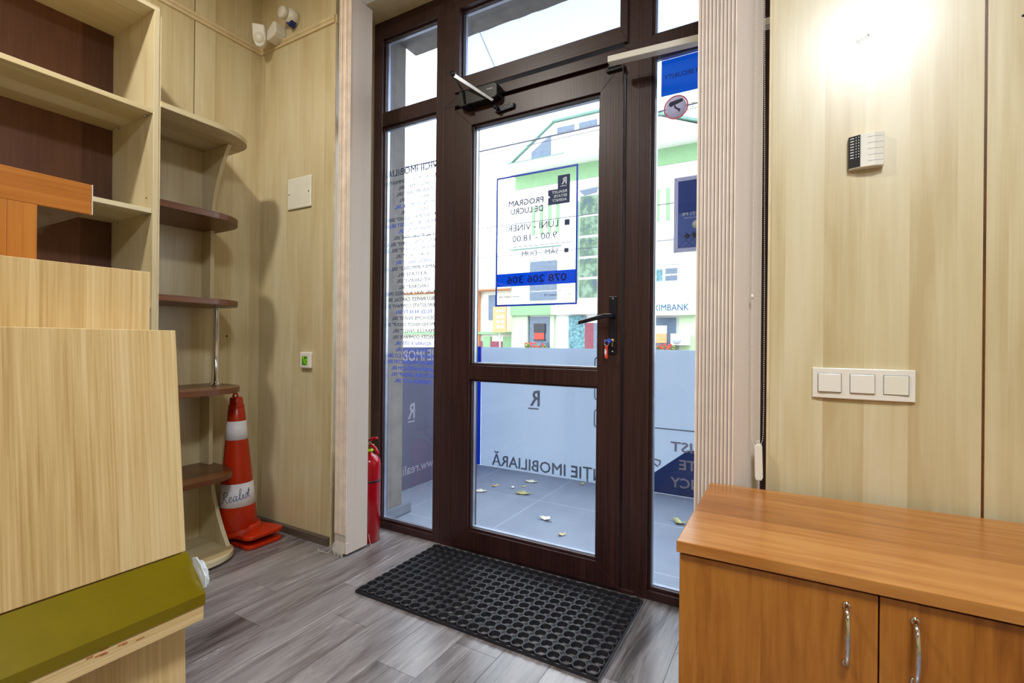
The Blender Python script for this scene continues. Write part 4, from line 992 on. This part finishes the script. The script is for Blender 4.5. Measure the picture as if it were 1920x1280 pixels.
# ================================================================== ACROSS THE STREET
GZ = -0.3
mb_ = empty('green_white_building', (-4, 14, GZ), 'white and pale green building with a gable and tall stair glazing across the street', 'building')
b = MB(); b.box(-8.0, 3.0, 14.0, 20, GZ, 6.5); b.build('main_wall', 'bgwall', mb_)
b = MB(); b.box(-7.9, 3.2, 13.96, 14.0, 6.0, 6.47); b.build('green_band', 'bggreen', mb_)
b = MB(); b.prism([(13.15, 6.47), (14.05, 6.47), (20, 6.47), (20, 6.54), (13.15, 6.54)], 'x', -8.05, 3.2); b.build('eaves_slab', 'bgwall', mb_)
b = MB(); b.prism([(-7.7, 6.545), (-6.22, 7.57), (-4.2, 7.57), (-1.8, 6.545)], 'y', 13.3, 19); b.build('gable_wall', 'bgwall', mb_)
b = MB(); b.prism([(-7.78, 6.545), (-6.20, 7.62), (-6.20, 7.575), (-7.70, 6.545)], 'y', 13.2, 19); b.prism([(-6.22, 7.575), (-6.22, 7.64), (-4.2, 7.64), (-1.65, 6.60), (-1.7, 6.56), (-4.25, 7.575)], 'y', 13.2, 19); b.build('roof_edge', 'bgdkgreen', mb_)
b = MB(); b.box(-7.75, -5.8, 13.14, 13.3, 6.545, 6.57); b.build('gable_ledge', 'bgdkgreen', mb_)
b = MB(); b.prism([(-6.95, 6.62), (-6.95, 6.82), (-6.30, 7.24), (-6.30, 6.62)], 'y', 13.26, 13.3); b.build('gable_window', 'bgglass', mb_)
for x0, x1 in ((-6.1, -5.55), (-5.4, -4.85)):
    b = MB(); b.box(x0, x1, 13.27, 13.3, 7.24, 7.40); b.build('upper_window', 'bgglass', mb_)
for x0 in (-7.27, -6.99, -6.70, -6.42):
    b = MB(); b.box(x0, x0+0.1, 13.95, 14.0, 4.45, 5.35); b.build('green_fin', 'bggreen', mb_)
for x0 in (-3.34, -3.05):
    b = MB(); b.box(x0, x0+0.1, 13.95, 14.0, 4.45, 5.35); b.build('green_fin', 'bggreen', mb_)
# stair glazing
b = MB(); b.box(-5.72, -4.6, 13.9, 14.0, 2.25, 5.7); b.build('stair_window_frame', 'bgwall', mb_)
for i in range(5):
    z0 = 2.36+i*0.63; b = MB(); b.box(-5.58, -5.02, 13.86, 13.9, z0, z0+0.55); b.build('stair_window_pane', 'bgstair', mb_)
b = MB(); b.prism([(-5.62, 5.62), (-5.45, 5.45), (-5.05, 5.5), (-5.02, 5.66)], 'y', 13.87, 13.9); b.build('stair_window_pane', 'bgglass', mb_)
b = MB(); b.box(-5.66, -5.62, 13.85, 13.9, 2.3, 5.3); b.build('green_mullion', 'bggreen', mb_)
b = MB(); b.box(-8.1, -6.25, 13.93, 14.0, 4.02, 4.05); b.build('ledge', 'bgdkgreen', mb_)
b = MB(); b.box(-8.0, -7.3, 13.96, 14.0, 2.55, 3.45); b.build('green_bay', 'bggreen2', mb_)
for z0, z1 in ((2.95, 3.58), (2.34, 2.62), (2.66, 2.88)):
    b = MB(); b.box(-7.32, -6.38, 13.95, 13.99, z0, z1); b.build('bay_window', 'bgglass', mb_)
b = MB(); b.box(-7.95, -6.45, 13.8, 14.0, 1.86, 2.22); b.build('shop_fascia', 'bggreen', mb_)
b = MB(); b.box(-6.45, -3.55, 13.7, 14.0, 1.86, 2.14); b.build('white_fascia', 'bgwall', mb_)
b = MB(); b.box(-7.95, -7.36, 13.9, 14.0, GZ, 1.86); b.box(-6.56, -6.42, 13.9, 14.0, GZ, 1.86); b.build('green_pier', 'bggreen2', mb_)
b = MB(); b.box(-7.36, -6.56, 13.98, 14.02, GZ, 1.82); b.build('entrance_recess', 'bgglass', mb_)
at_ = MB(); at_.box(-7.15, -6.75, 13.93, 13.975, 1.30, 1.60); at_.box(-7.15, -6.75, 13.93, 13.975, 1.05, 1.10); at_.build('advert_screen', 'black', mb_)
b = MB(); b.box(-7.12, -6.78, 13.92, 13.93, 1.10, 1.30); b.build('advert_red_field', 'bgred', mb_)
b = MB(); b.box(-5.93, -5.40, 13.9, 13.95, GZ, 1.83); b.build('teal_curtain', 'bgteal', mb_)
b = MB(); b.box(-5.40, -5.12, 13.9, 13.95, GZ, 1.60); b.build('maroon_board', 'bgmaroon', mb_)
b = MB(); b.box(-5.12, -4.95, 13.9, 13.95, GZ, 1.60); b.build('shop_glass', 'bgglass', mb_)
# right part seen through the sidelight
b = MB(); b.box(-3.6, -2.66, 13.93, 13.99, 2.24, 3.12); b.build('side_window_frame', 'bgwall', mb_)
for x0, x1, z0, z1, mt_ in ((-3.36, -3.12, 2.75, 3.08, 'bgteal'), (-3.04, -2.72, 2.94, 3.09, 'bgglass'), (-3.04, -2.72, 2.75, 2.89, 'bgglass'), (-3.36, -2.72, 2.28, 2.66, 'bggrey')):
    b = MB(); b.box(x0, x1, 13.90, 13.93, z0, z1); b.build('side_window_pane', mt_, mb_)
b = MB(); b.box(-3.6, -2.66, 13.94, 14.0, 3.2, 3.95); b.build('grey_spandrel', 'bggrey', mb_)
b = MB(); b.box(-2.655, 3.0, 13.94, 14.0, GZ, 3.6); b.build('pale_green_wall', 'bggreen2', mb_)
sg = empty('bank_sign', (-2.9, 13.7, 1.78), 'white bank sign with blue capital letters across the street', 'sign')
b = MB(); b.box(-3.52, -2.2, 13.68, 13.93, 1.78, 2.22); b.build('sign_board', 'bgwall', sg)
b = MB(); b.text('EXIMBANK', (-3.41, 13.675, 1.90), 0.175, width=1.05, depth=0.01, bold=0.01); b.build('sign_lettering', 'teal', sg)
b = MB(); b.box(-3.5, -2.74, 13.9, 13.95, 0.6, 1.72); b.build('shop_window', 'bgglass', mb_)
b = MB(); b.box(-3.28, -2.98, 13.885, 13.9, 1.02, 1.50); b.build('window_poster', 'bgorange', mb_)
b = MB(); b.box(-3.28, -2.98, 13.88, 13.885, 1.28, 1.50); b.build('window_poster_top', 'bgwall', mb_)
ac = empty('air_conditioner', (-2.6, 13.6, 0.95), 'white outdoor air conditioner unit under the bank sign', 'air conditioner')
b = MB(); b.box(-2.82, -2.35, 13.6, 13.92, 0.96, 1.27, 0.01); b.build('casing', 'bgwall', ac)
b = MB(); b.lathe([(0.13, 13.58), (0.135, 13.60)], (-2.66, 0, 1.115), 24, 'y'); b.build('fan_grille', 'bggrey', ac)
# flower boxes
for k_, (x0, x1, lab) in enumerate(((-7.2, -6.5, 'row of red flowers below the red and black advert across the street'), (-3.4, -2.7, 'row of red flowers below the shop window beside the air conditioner'))):
    b = MB(); random.seed(20+k_)
    b.box(x0, x1, 13.4, 13.6, GZ, 0.78)
    b.mi = 1
    for i in range(36): b.ball((random.uniform(x0, x1), random.uniform(13.42, 13.58), random.uniform(0.78, 0.93)), 0.035, 6)
    b.mi = 2
    for i in range(16): b.ball((random.uniform(x0, x1), 13.40, random.uniform(0.85, 0.98)), 0.03, 6)
    tag(b.build('flower_box', ['bgwall', 'leafg', 'flower'], origin='base'), lab, 'flower box')

lh = empty('low_house', (-11, 14, GZ), 'low pale house with a rusty downpipe left of the green and white building', 'house')
b = MB(); b.box(-17, -8.02, 14.2, 19, GZ, 2.85); b.build('house_wall', 'bgcream', lh)
b = MB(); b.prism([(13.9, 2.80), (17, 4.3), (20, 4.3), (20, 4.2), (17, 4.2), (13.9, 2.72)], 'x', -17, -8.02); b.build('roof', 'bgroof', lh)
b = MB(); b.tube([(-9.35, 13.95, 2.82), (-9.35, 14.1, 2.7), (-9.37, 14.12, 1.35), (-9.37, 14.12, GZ)], 0.045, 8); b.build('downpipe', 'rust', lh)
b = MB(); b.tube([(-17, 13.9, 2.80), (-8.02, 13.9, 2.74)], 0.04, 8); b.build('gutter', 'rust', lh)
b = MB(); b.box(-9.02, -8.75, 14.15, 14.2, 1.75, 2.6); b.build('window', 'bgglass', lh)
b = MB(); b.box(-17, -8.05, 14.05, 14.2, 1.26, 1.34); b.build('cornice', 'bggreen', lh)
for x0, x1 in ((-9.2, -8.9), (-8.4, -8.05)):
    b = MB(); b.box(x0, x1, 14.1, 14.2, GZ, 1.18); b.build('green_pier', 'bggreen', lh)
b = MB(); b.box(-10.5, -9.2, 14.1, 14.18, GZ, 1.02); b.box(-8.9, -8.4, 14.1, 14.18, GZ, 1.02); b.build('red_skirting', 'bgmaroon', lh)
op_ = MB(); op_.box(-8.55, -8.05, 13.7, 13.75, 1.32, 2.16); obd = empty('orange_board', (-8.3, 13.72, GZ), 'orange and white signboard standing between the two buildings', 'sign')
op_.build('board', 'bgorange', obd); b = MB(); b.box(-8.33, -8.33+0.04, 13.75, 13.80, GZ, 2.0); b.build('post', 'bggrey', obd)
b = MB(); b.box(-8.42, -8.10, 13.685, 13.70, 1.98, 2.04)
for i in range(3):
    for j in range(2): b.box(-8.40+j*0.17, -8.28+j*0.17, 13.685, 13.70, 1.45+i*0.16, 1.55+i*0.16)
b.build('white_panels', 'bgwall', obd)
bh = empty('far_house', (-13, 20, GZ), 'pale house with a grey roof further back, seen past the left sidelight', 'house')
b = MB(); b.box(-22, -14.2, 22, 28, GZ, 4.9); b.build('house_wall', 'bgcream', bh)
b = MB(); b.prism([(21.6, 4.85), (25, 6.3), (28, 4.85)], 'x', -22.3, -13.9); b.build('roof', 'bgroof', bh)
b = MB(); b.box(-17.0, -16.2, 21.95, 22, 2.4, 3.9); b.build('window', 'bgglass', bh)

# overhead cables
def cab(p, q, r_, sag, lab):
    b = MB(); n = 20; pts = []
    for i in range(n+1):
        t_ = i/n; pts.append((p[0]+(q[0]-p[0])*t_, p[1]+(q[1]-p[1])*t_, p[2]+(q[2]-p[2])*t_-sag*4*t_*(1-t_)))
    b.tube(pts, r_, 5); tag(b.build('overhead_cable', 'cable', origin=((p[0]+q[0])/2, (p[1]+q[1])/2, p[2])), lab, 'cable', 'overhead street cables')
cab((-22, 12, 6.95), (10, 12, 6.95), 0.024, 0.35, 'thickest overhead cable, crossing above the gable')
cab((-22, 11.9, 6.78), (10, 11.9, 6.80), 0.010, 0.35, 'thin overhead cable just under the thickest one')
cab((-22, 12, 4.55), (10, 12, 4.62), 0.011, 0.25, 'thin cable crossing at the height of the heading lettering')
cab((-22, 12.3, 3.75), (10, 12.3, 3.80), 0.008, 0.25, 'thin cable crossing just below the opening hours')
# street tree at the right
tr_ = empty('street_tree', (-0.35, 9.5, GZ), 'thin street tree with small leaves, twigs showing beside the right blind', 'tree')
b = MB(); random.seed(11); b.tube([(-0.35, 9.5, GZ), (-0.37, 9.5, 2.0), (-0.42, 9.5, 4.5), (-0.5, 9.5, 6.0)], [0.12, 0.10, 0.07, 0.03], 8)
tips = []
for i in range(26):
    z0 = random.uniform(4.0, 6.2); a = random.uniform(0, 2*math.pi); L = random.uniform(0.5, 1.1)
    p0 = Vector((-0.42, 9.5, z0)); p1 = p0+Vector((math.cos(a)*L*0.5, math.sin(a)*L*0.5, 0.25)); p2 = p0+Vector((math.cos(a)*L, math.sin(a)*L, 0.35))
    b.tube([p0, p1, p2], [0.02, 0.012, 0.005], 5); tips += [p1, p2]
b.build('trunk', 'bark', tr_)
b = MB()
for p in tips:
    for i in range(12):
        c_ = p+Vector((random.gauss(0, 0.14), random.gauss(0, 0.14), random.gauss(0, 0.10)))
        bb = bmesh.new(); s2 = random.uniform(0.02, 0.04)
        vs = [bb.verts.new(Vector((u*s2, v_*s2*0.5, 0))) for u, v_ in ((-1, 0), (0, 1), (1, 0), (0, -1))]; bb.faces.new(vs)
        bb.transform(Matrix.Translation(c_) @ Matrix.Rotation(random.uniform(0, 6), 4, 'Z') @ Matrix.Rotation(random.uniform(0, 3), 4, 'X')); b._merge(bb)
b.build('foliage', 'leafg', tr_)
